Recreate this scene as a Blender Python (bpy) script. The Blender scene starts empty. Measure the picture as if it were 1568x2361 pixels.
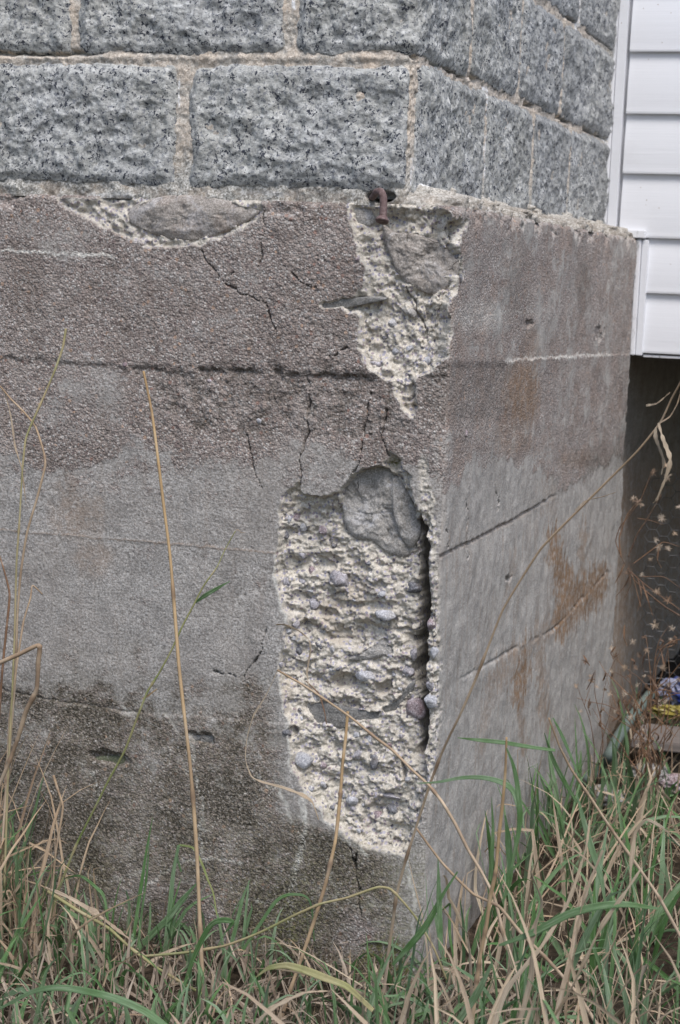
import bpy, bmesh, math, random
import numpy as np
from mathutils import Matrix, Vector
random.seed(7); RNG=np.random.default_rng(11)
scene=bpy.context.scene
# ------------------------------------------------------------------ camera
F=4300.;CX,CY=784.,1180.5
def nz(v): return v/np.linalg.norm(v)
_h=np.array([1,-.04,0.]);_p=np.array([1445,490,-F])
Yc=nz(_p);Zc=nz(np.cross(_p,_h)); Zc=Zc if Zc[1]>0 else -Zc
Xc=np.cross(Yc,Zc); R=np.stack([Xc,Yc,Zc],1)
CAM=-R.T@(3.1*np.array([(948-CX)/F,-(2262-CY)/F,-1]))
cd=bpy.data.cameras.new('camera'); co=bpy.data.objects.new('camera',cd); scene.collection.objects.link(co)
RT=R.T; m=Matrix(((RT[0,0],RT[0,1],RT[0,2],CAM[0]),(RT[1,0],RT[1,1],RT[1,2],CAM[1]),(RT[2,0],RT[2,1],RT[2,2],CAM[2]),(0,0,0,1)))
co.matrix_world=m; cd.sensor_fit='VERTICAL'; cd.sensor_height=24; cd.lens=F/2361*24
cd.clip_start=.05; cd.clip_end=500
cd.dof.use_dof=True; cd.dof.focus_distance=3.05; cd.dof.aperture_fstop=6.3
scene.camera=co
# ------------------------------------------------------------------ world, sun, exposure
SUN_EL,SUN_AZ=math.radians(58),math.radians(146)     # azimuth clockwise from +Y
w=bpy.data.worlds.new('World'); scene.world=w; w.use_nodes=True
wn=w.node_tree; bg=wn.nodes['Background']; sk=wn.nodes.new('ShaderNodeTexSky'); sk.sky_type='NISHITA'
sk.sun_disc=False; sk.sun_elevation=SUN_EL; sk.sun_rotation=SUN_AZ; sk.air_density=1.0; sk.dust_density=2.2; sk.ozone_density=1.0
wn.links.new(sk.outputs[0],bg.inputs[0]); bg.inputs[1].default_value=.13
ld=bpy.data.lights.new('sun','SUN'); ld.energy=1.9; ld.angle=math.radians(28); ld.color=(1,.975,.945)
lo=bpy.data.objects.new('sun',ld); scene.collection.objects.link(lo)
sd=Vector((math.sin(SUN_AZ)*math.cos(SUN_EL),math.cos(SUN_AZ)*math.cos(SUN_EL),math.sin(SUN_EL)))
lo.rotation_euler=sd.to_track_quat('Z','Y').to_euler()
scene.view_settings.view_transform='Standard'; scene.view_settings.look='None'
scene.view_settings.exposure=0.62; scene.view_settings.gamma=1
# ------------------------------------------------------------------ photo ray helpers (used to measure sizes on the walls)
def ray(x,y): return R.T@np.array([(x-CX)/F,-(y-CY)/F,-1])
def onP(x,y,pt,n): d=ray(x,y); return CAM+d*(np.dot(np.asarray(pt)-CAM,n)/np.dot(d,n))
def onY(x,y,v=0.): return onP(x,y,(0,v,0),np.array([0,1.,0]))
def onX(x,y,v=0.): return onP(x,y,(v,0,0),np.array([1.,0,0]))
def proj(P):
    q=(P-CAM)@R.T; return CX+F*q[...,0]/-q[...,2], CY-F*q[...,1]/-q[...,2]
# ------------------------------------------------------------------ noise
def _hash(ix,iy,seed):
    h=(ix.astype(np.int64)*374761393+iy.astype(np.int64)*668265263+seed*1442695041)&0xffffffff
    h=((h^(h>>13))*1274126177)&0xffffffff; h=h^(h>>16); h=(h*2246822519)&0xffffffff
    return ((h^(h>>15))&0xffffff)/float(0xffffff)
def vn(x,y,seed=0):
    ix=np.floor(x);iy=np.floor(y);fx=x-ix;fy=y-iy
    ux=fx*fx*fx*(fx*(fx*6-15)+10);uy=fy*fy*fy*(fy*(fy*6-15)+10)
    def g(a,b):
        t=_hash(ix+a,iy+b,seed)*6.28318; return np.cos(t)*(fx-a)+np.sin(t)*(fy-b)
    a=g(0,0);b=g(1,0);c=g(0,1);d=g(1,1)
    return (a+(b-a)*ux+(c-a)*uy+(a-b-c+d)*ux*uy)*1.5
def fbm(x,y,o=4,seed=0,g=.5):
    r=0;a=1
    for i in range(o): r=r+a*vn(x*2**i,y*2**i,seed+i*17); a*=g
    return r
def wor(x,y,seed=0):
    ix=np.floor(x);iy=np.floor(y);best=np.full(x.shape,9.);sec=np.full(x.shape,9.);cid=np.zeros(x.shape)
    for a in(-1,0,1):
        for b in(-1,0,1):
            jx=_hash(ix+a,iy+b,seed);jy=_hash(ix+a,iy+b,seed+5)
            d=np.hypot(ix+a+jx-x,iy+b+jy-y); q=_hash(ix+a,iy+b,seed+9)
            n=d<best; sec=np.where(n,best,np.minimum(sec,d)); cid=np.where(n,q,cid); best=np.where(n,d,best)
    return best,sec,cid
def ss(a,b,x): t=np.clip((x-a)/(b-a),0,1); return t*t*(3-2*t)
def polyline_d(px,py,pts):
    d=np.full(px.shape,1e9)
    for (x0,y0),(x1,y1) in zip(pts[:-1],pts[1:]):
        vx,vy=x1-x0,y1-y0; t=np.clip(((px-x0)*vx+(py-y0)*vy)/(vx*vx+vy*vy+1e-9),0,1)
        d=np.minimum(d,np.hypot(px-x0-t*vx,py-y0-t*vy))
    return d
def sdf(px,py,poly):                                   # positive inside
    out=np.full(px.shape,-400.); xs=[p[0] for p in poly];ys=[p[1] for p in poly]
    M=(px>min(xs)-60)&(px<max(xs)+60)&(py>min(ys)-60)&(py<max(ys)+60)
    x=px[M];y=py[M]; P=list(poly)+[poly[0]]; d=polyline_d(x,y,P); ins=np.zeros(x.shape,bool)
    for (x0,y0),(x1,y1) in zip(P[:-1],P[1:]):
        if y0==y1: continue
        c=((y0>y)!=(y1>y))&(x<(x1-x0)*(y-y0)/(y1-y0)+x0); ins^=c
    out[M]=np.where(ins,d,-d); return out
def ell(px,py,cx,cy,rx,ry,rot=0):                      # 1 at centre, 0 at rim
    c,s=math.cos(rot),math.sin(rot); dx=px-cx;dy=py-cy
    return np.clip(1-np.hypot((dx*c+dy*s)/rx,(-dx*s+dy*c)/ry),0,1)
def curve_at(x,tab): return np.interp(x,[t[0] for t in tab],[t[1] for t in tab])
# ------------------------------------------------------------------ objects
C=scene.collection
def mesh(name,V,Fc,mat=None,parent=None,smooth=True,attrs=None):
    me=bpy.data.meshes.new(name); V=np.asarray(V,dtype=np.float32).reshape(-1,3)
    if isinstance(Fc,np.ndarray):
        k=Fc.shape[1]; me.vertices.add(len(V)); me.vertices.foreach_set('co',V.ravel())
        me.loops.add(Fc.size); me.loops.foreach_set('vertex_index',Fc.ravel().astype(np.int32))
        me.polygons.add(len(Fc)); me.polygons.foreach_set('loop_start',np.arange(0,Fc.size,k,dtype=np.int32))
        me.update(calc_edges=True)
    else:
        me.from_pydata([tuple(v) for v in V.tolist()],[],Fc); me.update()
    if smooth: me.polygons.foreach_set('use_smooth',np.ones(len(me.polygons),bool))
    for k,v in (attrs or {}).items():
        a=me.attributes.new(k,'FLOAT','POINT'); a.data.foreach_set('value',np.asarray(v,dtype=np.float32).ravel())
    me.validate()
    if mat: me.materials.append(mat)
    o=bpy.data.objects.new(name,me); C.objects.link(o)
    if parent: o.parent=parent
    return o
def grid_faces(nr,nc):
    i=np.arange(nr-1)[:,None]*nc+np.arange(nc-1)[None,:]; i=i.ravel()
    return np.stack([i,i+1,i+nc+1,i+nc],1)
def tag(o,label,cat,group=None,kind=None):
    if label:o['label']=label
    if cat:o['category']=cat
    if group:o['group']=group
    if kind:o['kind']=kind
    return o
def thing(name,label,cat,group=None):
    o=bpy.data.objects.new(name,None); o.empty_display_size=.02; C.objects.link(o); return tag(o,label,cat,group)
def box(x0,x1,y0,y1,z0,z1,bev=.0):
    bm=bmesh.new(); bmesh.ops.create_cube(bm,size=1)
    for v in bm.verts: v.co=Vector(((x0+x1)/2+v.co.x*(x1-x0),(y0+y1)/2+v.co.y*(y1-y0),(z0+z1)/2+v.co.z*(z1-z0)))
    if bev: bmesh.ops.bevel(bm,geom=bm.edges[:],offset=bev,segments=2,affect='EDGES')
    V=[v.co[:] for v in bm.verts]; Fc=[[v.index for v in f.verts] for f in bm.faces]; bm.verts.index_update()
    V=[v.co[:] for v in bm.verts]; Fc=[[v.index for v in f.verts] for f in bm.faces]; bm.free(); return V,Fc
# ------------------------------------------------------------------ node helper
class NM:
    def __init__(s,name,rough=.9,spec=.3):
        s.m=bpy.data.materials.new(name); s.m.use_nodes=True; s.t=s.m.node_tree; s.b=s.t.nodes['Principled BSDF']
        s.b.inputs['Roughness'].default_value=rough; s.b.inputs['Specular IOR Level'].default_value=spec
        s.tc=s.t.nodes.new('ShaderNodeTexCoord').outputs['Object']
    def put(s,sock,v):
        if v is None: return
        if isinstance(v,bpy.types.NodeSocket): s.t.links.new(v,sock)
        elif isinstance(v,(tuple,list)) and len(v)==3 and sock.type=='RGBA': sock.default_value=(*v,1)
        else: sock.default_value=v
    def map(s,scale,vec=None):
        n=s.t.nodes.new('ShaderNodeMapping'); s.put(n.inputs['Vector'],vec or s.tc); n.inputs['Scale'].default_value=scale; return n.outputs[0]
    def noise(s,sc,det=3,rough=.55,vec=None,dist=0):
        n=s.t.nodes.new('ShaderNodeTexNoise'); s.put(n.inputs['Vector'],vec or s.tc); n.inputs['Scale'].default_value=sc
        n.inputs['Detail'].default_value=det; n.inputs['Roughness'].default_value=rough; n.inputs['Distortion'].default_value=dist; return n.outputs['Fac']
    def voro(s,sc,vec=None,feat='F1',out='Color'):
        n=s.t.nodes.new('ShaderNodeTexVoronoi'); n.feature=feat; s.put(n.inputs['Vector'],vec or s.tc); n.inputs['Scale'].default_value=sc; return n
    def ramp(s,f,stops,interp='LINEAR'):
        n=s.t.nodes.new('ShaderNodeValToRGB'); s.put(n.inputs[0],f); e=n.color_ramp.elements; n.color_ramp.interpolation=interp
        for i,(p,c) in enumerate(stops):
            el=e[i] if i<2 else e.new(p)
            el.position=p; el.color=(*c,1) if isinstance(c,tuple) else (c,c,c,1)
        return n.outputs[0]
    def mix(s,f,a,b,mode='MIX'):
        n=s.t.nodes.new('ShaderNodeMix'); n.data_type='RGBA'; n.blend_type=mode; s.put(n.inputs[0],f); s.put(n.inputs[6],a); s.put(n.inputs[7],b); return n.outputs[2]
    def ma(s,op,a,b=None,c=None):
        n=s.t.nodes.new('ShaderNodeMath'); n.operation=op; s.put(n.inputs[0],a); s.put(n.inputs[1],b)
        if c is not None: s.put(n.inputs[2],c)
        return n.outputs[0]
    def step(s,f,lo,hi):
        n=s.t.nodes.new('ShaderNodeMapRange'); n.interpolation_type='SMOOTHSTEP'; s.put(n.inputs[0],f); n.inputs[1].default_value=lo; n.inputs[2].default_value=hi; return n.outputs[0]
    def attr(s,n_):
        n=s.t.nodes.new('ShaderNodeAttribute'); n.attribute_name=n_; return n.outputs['Fac']
    def sep(s,c):
        n=s.t.nodes.new('ShaderNodeSeparateColor'); s.put(n.inputs[0],c); return n.outputs
    def objrand(s): return s.t.nodes.new('ShaderNodeObjectInfo').outputs['Random']
    def bump(s,h,strength=1,dist=.001,nrm=None):
        n=s.t.nodes.new('ShaderNodeBump'); s.put(n.inputs['Height'],h); n.inputs['Strength'].default_value=strength; n.inputs['Distance'].default_value=dist
        if nrm: s.put(n.inputs['Normal'],nrm)
        return n.outputs[0]
    def done(s,col,nrm=None,rough=None):
        s.put(s.b.inputs['Base Color'],col)
        if nrm: s.put(s.b.inputs['Normal'],nrm)
        if rough is not None: s.put(s.b.inputs['Roughness'],rough)
        return s.m
# ------------------------------------------------------------------ materials
def mat_concrete():
    k=NM('weathered_concrete',.95,.15)
    big=k.noise(5,4,.6); mid=k.noise(40,4,.6); fine=k.noise(280,3,.7)
    stri=k.noise(14,4,.7,k.map((9,9,26)))
    cem=k.ramp(k.ma('ADD',k.ma('MULTIPLY',fine,.62),k.ma('MULTIPLY',stri,.38)),[(.35,(.10,.093,.086)),(.46,(.27,.255,.238)),(.55,(.41,.39,.368)),(.67,(.66,.635,.605))])
    cem=k.mix(k.step(k.noise(22,5,.75),.35,.6),k.mix(.4,cem,(.13,.12,.11)),cem)
    cem=k.mix(k.ma('MULTIPLY',k.step(big,.35,.7),.3),cem,(.27,.235,.205))
    # exposed aggregate grains
    v=k.voro(290); r=k.sep(v.outputs['Color'])
    grain=k.ramp(r[0],[(0,(.04,.032,.03)),(.15,(.10,.075,.068)),(.33,(.23,.175,.155)),(.5,(.31,.235,.205)),(.62,(.38,.355,.335)),(.76,(.44,.33,.28)),(.86,(.6,.56,.53)),(1,(.80,.78,.74))])
    rim=k.step(v.outputs['Distance'],.25,.62)
    grain=k.mix(k.ma('MULTIPLY',rim,.55),grain,(.10,.085,.075))
    grain=k.mix(.30,grain,k.ramp(fine,[(.38,(.05,.042,.038)),(.60,(.55,.50,.47))]))
    v2=k.voro(120); r2=k.sep(v2.outputs['Color'])
    big_g=k.ramp(r2[1],[(0,(.15,.115,.11)),(.35,(.26,.15,.12)),(.6,(.23,.22,.22)),(.8,(.42,.28,.2)),(1,(.5,.46,.44))],'CONSTANT')
    bsel=k.ma('MULTIPLY',k.ma('LESS_THAN',v2.outputs['Distance'],.40),k.ma('GREATER_THAN',r2[0],.86))
    grain=k.mix(bsel,grain,big_g)
    agg=k.attr('agg')
    grain=k.mix(k.ma('MULTIPLY',k.step(k.noise(11,5,.7),.48,.66),.38),grain,(.40,.365,.335)); grain=k.mix(k.ma('MULTIPLY',k.step(k.noise(8,5,.7,dist=.5),.54,.40),.0),grain,(.1,.08,.07)); grain=k.mix(k.ma('MULTIPLY',k.step(k.noise(6.5,6,.7),.50,.62),.35),grain,(.13,.10,.085))
    grain=k.mix(.26,grain,(.25,.212,.19))
    aggm=k.step(k.ma('ADD',agg,k.ma('MULTIPLY',k.ma('SUBTRACT',k.noise(150,3,.7),.5),1.1)),.28,.72)
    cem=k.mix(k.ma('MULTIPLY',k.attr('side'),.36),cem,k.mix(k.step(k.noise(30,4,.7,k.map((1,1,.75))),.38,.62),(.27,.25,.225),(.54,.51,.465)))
    col=k.mix(aggm,cem,grain)
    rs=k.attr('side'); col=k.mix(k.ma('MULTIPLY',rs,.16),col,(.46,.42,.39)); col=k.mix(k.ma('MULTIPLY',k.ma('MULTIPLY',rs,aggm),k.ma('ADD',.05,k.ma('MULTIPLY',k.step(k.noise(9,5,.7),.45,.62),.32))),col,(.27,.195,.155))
    # broken pale cement
    vf=k.voro(170); rf=k.sep(vf.outputs['Color'])
    fr=k.ramp(k.noise(170,5,.8),[(.30,(.24,.215,.19)),(.42,(.455,.415,.35)),(.54,(.59,.545,.475)),(.70,(.75,.72,.67))])
    fr=k.mix(k.ma('MULTIPLY',k.step(k.noise(30,4,.7),.50,.66),.45),fr,(.40,.38,.36))
    fr=k.mix(k.ma('MULTIPLY',k.step(k.noise(15,4,.65),.52,.68),.55),fr,(.45,.38,.30))
    fr=k.mix(k.ma('MULTIPLY',k.ma('LESS_THAN',vf.outputs['Distance'],.46),k.ma('GREATER_THAN',rf[0],.62)),fr,k.ramp(rf[1],[(0,(.17,.16,.19)),(.5,(.42,.40,.46)),(1,(.30,.24,.24))]))
    col=k.mix(k.attr('fresh'),col,fr)
    col=k.mix(k.ma('MULTIPLY',k.attr('pale'),k.step(k.noise(120,4,.7),.3,.6)),col,(.62,.60,.55))
    col=k.mix(k.ma('MULTIPLY',k.attr('rust'),k.step(k.noise(60,5,.8),.33,.56)),col,k.mix(mid,(.13,.075,.04),(.33,.21,.125)))
    col=k.mix(k.ma('MULTIPLY',k.attr('moss'),k.step(k.noise(200,4,.7),.35,.6)),col,(.15,.15,.055))
    dk=k.ma('MULTIPLY',k.attr('dark'),k.step(k.noise(190,4,.75),.36,.58))
    col=k.mix(dk,col,k.mix(fine,(.035,.03,.024),(.085,.075,.055)))
    vh=k.ma('MULTIPLY',k.ma('SUBTRACT',1,v.outputs['Distance']),aggm)
    h=k.ma('ADD',k.ma('MULTIPLY',vh,.9),k.ma('ADD',k.ma('MULTIPLY',fine,.7),k.ma('MULTIPLY',k.noise(110,5,.7),k.ma('ADD',.6,k.ma('MULTIPLY',k.attr('fresh'),1.3)))))
    return k.done(col,k.bump(h,1,.0019))
def mat_granite():
    k=NM('speckled_granite',.8,.3)
    d1=k.noise(150,3,.6,dist=.5); lt=k.noise(105,4,.7)
    base=k.ramp(lt,[(.32,(.20,.20,.20)),(.45,(.35,.352,.342)),(.56,(.48,.48,.465)),(.70,(.70,.70,.69))])
    base=k.mix(k.ma('MULTIPLY',k.step(k.noise(9,4,.65),.40,.62),.5),base,(.27,.265,.24))
    cells=k.voro(140); cr=k.sep(cells.outputs['Color'])
    base=k.mix(.35,base,k.ramp(cr[1],[(0,(.18,.19,.205)),(.4,(.34,.35,.345)),(.7,(.46,.47,.465)),(1,(.70,.71,.72))]))
    wob=k.t.nodes.new('ShaderNodeTexNoise'); k.put(wob.inputs['Vector'],k.tc); wob.inputs['Scale'].default_value=130; wob.inputs['Detail'].default_value=3
    vec=k.mix(.03,k.tc,wob.outputs['Color'],'ADD')
    v=k.voro(118,vec); r=k.sep(v.outputs['Color'])
    clus=k.ma('SUBTRACT',.86,k.ma('MULTIPLY',k.step(k.noise(16,3,.6),.42,.62),.28))
    spk=k.ma('MULTIPLY',k.ma('GREATER_THAN',r[0],clus),k.ma('SUBTRACT',1,k.step(v.outputs['Distance'],.36,.50)))
    base=k.mix(k.ma('MULTIPLY',k.step(d1,.57,.62),.75),base,(.12,.13,.155))
    base=k.mix(k.ma('MULTIPLY',k.step(k.noise(260,3,.6),.60,.66),.8),base,(.05,.055,.075))
    base=k.mix(k.ma('MULTIPLY',spk,.93),base,(.02,.024,.04))
    h=k.ma('ADD',k.noise(60,5,.7),k.ma('MULTIPLY',k.noise(300,3,.6),.5))
    base=k.mix(k.ma('MULTIPLY',k.step(k.noise(4,5,.7,k.map((1,1,.5))),.5,.66),.30),base,(.17,.17,.155)); tone=k.mix(k.step(k.noise(2.3,2,.5),.4,.6),(.90,.90,.90),(1,.99,.96)); base=k.mix(1,base,tone,'MULTIPLY')
    return k.done(base,k.bump(h,1,.003))
def mat_mortar():
    k=NM('mortar_buff',.95,.1)
    c=k.ramp(k.noise(350,3,.65),[(.3,(.27,.22,.18)),(.5,(.52,.455,.385)),(.7,(.72,.66,.58))])
    g=k.ramp(k.noise(260,4,.7),[(.36,(.13,.125,.11)),(.5,(.36,.35,.32)),(.66,(.68,.66,.62))])
    c=k.mix(k.attr('grey'),c,g)
    c=k.mix(k.ma('MULTIPLY',k.attr('pale'),k.step(k.noise(160,4,.7),.4,.5)),c,(.74,.75,.76))
    c=k.mix(k.ma('MULTIPLY',k.step(k.noise(18,3,.6),.5,.7),.3),c,(.52,.40,.29))
    c=k.mix(k.ma('MULTIPLY',k.attr('dirt'),k.step(k.noise(70,5,.75),.36,.56)),c,(.17,.145,.12))
    return k.done(c,k.bump(k.ma('ADD',k.noise(400,3,.6),k.noise(90,4,.7)),.8,.0018))
def wn_(k,sc):
    n=k.t.nodes.new('ShaderNodeTexNoise'); k.put(n.inputs['Vector'],k.tc); n.inputs['Scale'].default_value=sc; n.inputs['Detail'].default_value=4; return n.outputs['Color']
def mat_stone(name,cols,sc=60,white=.0,bumpd=.0015):
    k=NM(name,.85,.25); n=k.noise(sc,5,.65)
    c=k.ramp(n,[(.28,cols[0]),(.5,cols[1]),(.72,cols[2])])
    c=k.mix(k.ma('MULTIPLY',k.step(k.noise(sc*.35,4,.7),.48,.62),.65),c,cols[3]); c=k.mix(k.ma('MULTIPLY',k.step(k.noise(sc*1.6,4,.75),.57,.66),.5),c,tuple(q*.45 for q in cols[0]))
    if white: c=k.mix(k.ma('MULTIPLY',k.step(k.noise(sc*.5,5,.75,dist=1),.50,.64),white),c,(.66,.66,.70))
    rnd=k.objrand(); c=k.mix(.35,c,k.mix(k.ma('ADD',.35,k.ma('MULTIPLY',rnd,.5)),(0,0,0),c,'MIX'))
    fine=k.noise(330,4,.75); c=k.mix(.5,c,k.ramp(fine,[(.36,tuple(q*.6 for q in cols[0])),(.5,cols[1]),(.64,tuple(min(.8,q*1.5) for q in cols[2]))]))
    hh=k.ma('ADD',n,k.ma('MULTIPLY',fine,.5))
    if sc<=60:
        ve=k.t.nodes.new('ShaderNodeTexVoronoi'); ve.feature='DISTANCE_TO_EDGE'; k.put(ve.inputs['Vector'],k.mix(.05,k.tc,wn_(k,22),'ADD')); ve.inputs['Scale'].default_value=15
        cr=k.ma('MULTIPLY',k.ma('SUBTRACT',1,k.step(ve.outputs['Distance'],.008,.03)),k.step(k.noise(9,3,.6),.56,.66))
        c=k.mix(k.ma('MULTIPLY',cr,.6),c,(.07,.06,.05)); hh=k.ma('SUBTRACT',hh,k.ma('MULTIPLY',cr,1.2))
        c=k.mix(k.ma('MULTIPLY',k.step(k.noise(70,5,.8),.60,.68),.7),c,(.55,.53,.50))
    return k.done(c,k.bump(hh,1,bumpd*1.4))
MC=mat_concrete(); MG=mat_granite(); MM=mat_mortar()
S_GREY=mat_stone('field_stone_grey',((.20,.19,.175),(.31,.295,.275),(.42,.40,.38),(.34,.31,.27)),45,.75,.002)
S_BROWN=mat_stone('field_stone_brown',((.20,.175,.155),(.30,.27,.24),(.41,.375,.345),(.34,.255,.205)),45,.45,.0016)
S_SLATE=mat_stone('slate_grey_stone',((.13,.125,.115),(.20,.195,.185),(.29,.28,.27),(.24,.22,.19)),50,.1,.0012)
P_LILAC=mat_stone('lilac_pebble',((.16,.148,.155),(.32,.305,.325),(.52,.50,.53),(.30,.24,.22)),130,.8,.0014)
P_BLUE=mat_stone('blue_pebble',((.20,.20,.215),(.37,.37,.395),(.58,.575,.60),(.42,.38,.33)),110,.7,.0014)
P_DARK=mat_stone('dark_pebble',((.05,.05,.06),(.13,.13,.14),(.28,.28,.30),(.2,.16,.13)),130,.4,.0008)
P_RED=mat_stone('red_pebble',((.13,.10,.11),(.27,.215,.225),(.46,.41,.43),(.28,.15,.15)),130,.6,.0014)
def mat_vinyl():
    k=NM('white_vinyl',.45,.4); g=k.noise(1.,3,.6,k.map((7,7,260)))
    c=k.mix(k.ma('MULTIPLY',k.step(k.noise(9,5,.7),.55,.75),.12),(.69,.695,.72),(.48,.46,.42))
    dots=k.voro(60); c=k.mix(k.ma('MULTIPLY',k.ma('LESS_THAN',dots.outputs['Distance'],.07),k.ma('GREATER_THAN',k.sep(dots.outputs['Color'])[0],.8)),c,(.25,.18,.12))
    return k.done(c,k.bump(g,.25,.0015))
MV=mat_vinyl()
def mat_trim():
    k=NM('weathered_trim',.6,.3)
    n=k.noise(60,4,.7,k.map((1,1,.25)))
    return k.done(k.mix(k.step(n,.56,.68),(.72,.72,.74),(.36,.36,.36)),k.bump(n,.2,.001))
MT=mat_trim()
def mat_straw(name,a,b,c,trans=.15):
    k=NM(name,.7,.25); t=k.attr('t'); r=k.attr('tint'); n=k.noise(90,3,.6,k.map((1,1,.3)))
    cx=k.t.nodes.new('ShaderNodeCombineXYZ'); k.put(cx.inputs[0],k.attr('u')); k.put(cx.inputs[1],k.ma('MULTIPLY',t,2.2)); sn=k.noise(2.2,4,.7,cx.outputs[0])
    col=k.mix(t,a,b); col=k.mix(r,col,c); col=k.mix(k.ma('MULTIPLY',k.step(n,.5,.75),.35),col,k.mix(.6,col,(.05,.03,.015)))
    col=k.mix(k.ma('MULTIPLY',k.step(sn,.45,.62),.45),col,k.mix(.55,col,(.06,.045,.03))); col=k.mix(k.ma('MULTIPLY',k.step(sn,.50,.32),.4),col,k.mix(.45,col,(.75,.72,.62)))
    m=k.done(col,k.bump(n,.3,.0006))
    if trans:
        tr=k.t.nodes.new('ShaderNodeBsdfTranslucent'); k.put(tr.inputs[0],col); mx=k.t.nodes.new('ShaderNodeMixShader'); mx.inputs[0].default_value=trans
        k.t.links.new(k.b.outputs[0],mx.inputs[1]); k.t.links.new(tr.outputs[0],mx.inputs[2])
        k.t.links.new(mx.outputs[0],k.t.nodes['Material Output'].inputs[0])
    return m
M_TAN=mat_straw('dry_straw',(.56,.45,.33),(.44,.31,.19),(.30,.21,.14))
M_OCHRE=mat_straw('ochre_stalk',(.42,.31,.20),(.42,.28,.13),(.20,.135,.09),0)
M_PINK=mat_straw('pale_dead_leaf',(.62,.52,.39),(.48,.37,.25),(.33,.25,.18),.25)
M_GREEN=mat_straw('green_blade',(.06,.145,.04),(.10,.21,.065),(.22,.31,.19),.3)
M_YG=mat_straw('yellow_green_blade',(.17,.23,.07),(.30,.33,.12),(.46,.38,.22),.3)
M_WEED=mat_straw('brown_weed_stem',(.085,.05,.035),(.13,.075,.045),(.22,.12,.065),0)
M_LIT=mat_straw('shaded_grass_thatch',(.26,.20,.15),(.17,.125,.09),(.40,.33,.26),.1)  # darker straw: shadow beneath the grass is put into the litter colour
M_FLW=mat_straw('dried_flower',(.36,.27,.19),(.56,.48,.39),(.16,.09,.055),.15)
# =================================================================== GROUND
def mat_ground():
    k=NM('soil',.95,.1); n=k.noise(30,5,.7); big=k.noise(1.2,4,.6)
    c=k.ramp(n,[(.3,(.02,.015,.01)),(.5,(.05,.038,.027)),(.7,(.12,.09,.065))])
    c=k.mix(k.ma('MULTIPLY',k.step(big,.5,.7),.4),c,(.06,.065,.035)); return k.done(c,k.bump(n,1,.02))
xs=np.concatenate([np.linspace(-60,-2,12),np.linspace(-1.6,2.6,120),np.linspace(3,60,12)]); ys=np.concatenate([np.linspace(-60,-3,12),np.linspace(-2.6,3.8,160),np.linspace(4.4,60,12)])
GX,GY=np.meshgrid(xs,ys); GZ=np.where((np.abs(GX)<3)&(np.abs(GY)<4),fbm(GX*3,GY*3,4,3)*.022,0)-.01
tag(mesh('ground',np.stack([GX,GY,GZ],-1),grid_faces(len(ys),len(xs)),mat_ground()),None,None,kind='structure')
# =================================================================== CONCRETE FOUNDATION
def Lpath(s,cx,fy,w):
    sp=lambda q: w*np.logaddexp(0,q/w)
    x=cx-sp(-s); y=fy+sp(s); g=1/(1+np.exp(-np.clip(s/w,-40,40))); return x,y,g
ZTOP=1.274
UP=[(790,447),(803,490),(812,530),(828,580),(845,630),(838,668),(790,688),(735,700),(742,712),(790,712),(830,735),(826,800),(838,838),(868,872),(905,882),(912,918),(930,945),(952,966),(960,930),(956,872),(1000,850),(1032,825),(1043,765),(1034,700),(1052,680),(1070,620),(1062,560),(1080,515),(1000,470),(900,447)]
LOW=[(695,1100),(650,1140),(641,1180),(645,1250),(631,1300),(640,1370),(660,1430),(655,1460),(650,1500),(636,1555),(648,1600),(665,1680),(674,1780),(700,1825),(740,1875),(800,1930),(840,1958),(935,1975),(952,1945),(980,1850),(1000,1760),(1013,1650),(1012,1500),(1003,1380),(990,1300),(1000,1240),(985,1180),(962,1165),(942,1090),(920,1058),(895,1040),(885,1070),(830,1085),(800,1112),(775,1135),(740,1145),(700,1140)]
AROUND=[(110,456),(300,452),(450,448),(600,446),(608,470),(600,500),(560,530),(480,560),(420,574),(350,572),(300,555),(240,530),(185,500)]
STONE1=[(293,500),(305,478),(345,458),(400,450),(470,452),(540,466),(585,480),(597,490),(570,510),(520,535),(470,550),(430,556),(380,548),(330,530),(300,515)]
STONE2=[(883,520),(900,527),(915,536),(955,538),(1000,550),(1035,572),(1058,600),(1052,642),(1030,672),(1010,681),(980,676),(940,655),(915,628),(900,590),(888,555)]
STONE3=[(783,1130),(795,1108),(830,1082),(862,1070),(900,1076),(930,1112),(960,1160),(972,1220),(962,1262),(935,1285),(900,1280),(860,1250),(820,1242),(797,1215),(790,1175)]
CRACK=[(966,1195),(980,1260),(976,1330),(984,1400),(974,1480),(972,1560),(984,1640),(968,1740)]
CRACKS=[([(462,575),(480,610),(500,632),(520,652),(545,672),(572,678),(582,688),(610,700),(620,725),(640,768)],2.2),
 ([(608,488),(612,530),(602,570),(600,600),(597,618)],1.5),
 ([(710,875),(712,920),(705,955),(711,992),(700,1030),(691,1062),(694,1104)],2.6),
 ([(852,905),(845,960),(838,995),(830,1030),(832,1060),(806,1108)],2.8),
 ([(888,945),(880,1000),(893,1052)],2.6),
 ([(566,1002),(578,1040),(582,1080),(606,1128)],1.2),
 ([(612,1455),(605,1500),(583,1532),(560,1560),(490,1550)],1.6),
 ([(826,1930),(820,1990),(828,2050),(832,2110)],2.4),
 ([(806,1955),(822,2000)],2.0),
 ([(930,660),(960,720),(985,760),(990,790)],2.2),
 ([(930,560),(1000,490)],.1),([(675,630),(700,655),(735,668)],1.2),([(500,640),(540,628)],1.),
 ([(800,800),(775,815),(760,822)],1.6),([(1075,1150),(1078,1200),(1080,1290)],1.2),([(1140,1110),(1150,1140),(1148,1180)],1.2),([(1025,1180),(1032,1260)],1.)]
s=np.concatenate([np.arange(-1.2,-.8,.005),np.arange(-.8,.04,.0015),np.arange(.04,1.66,.0023),np.arange(1.66,1.74,.0025),np.arange(1.74,3.3,.02)])
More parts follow.
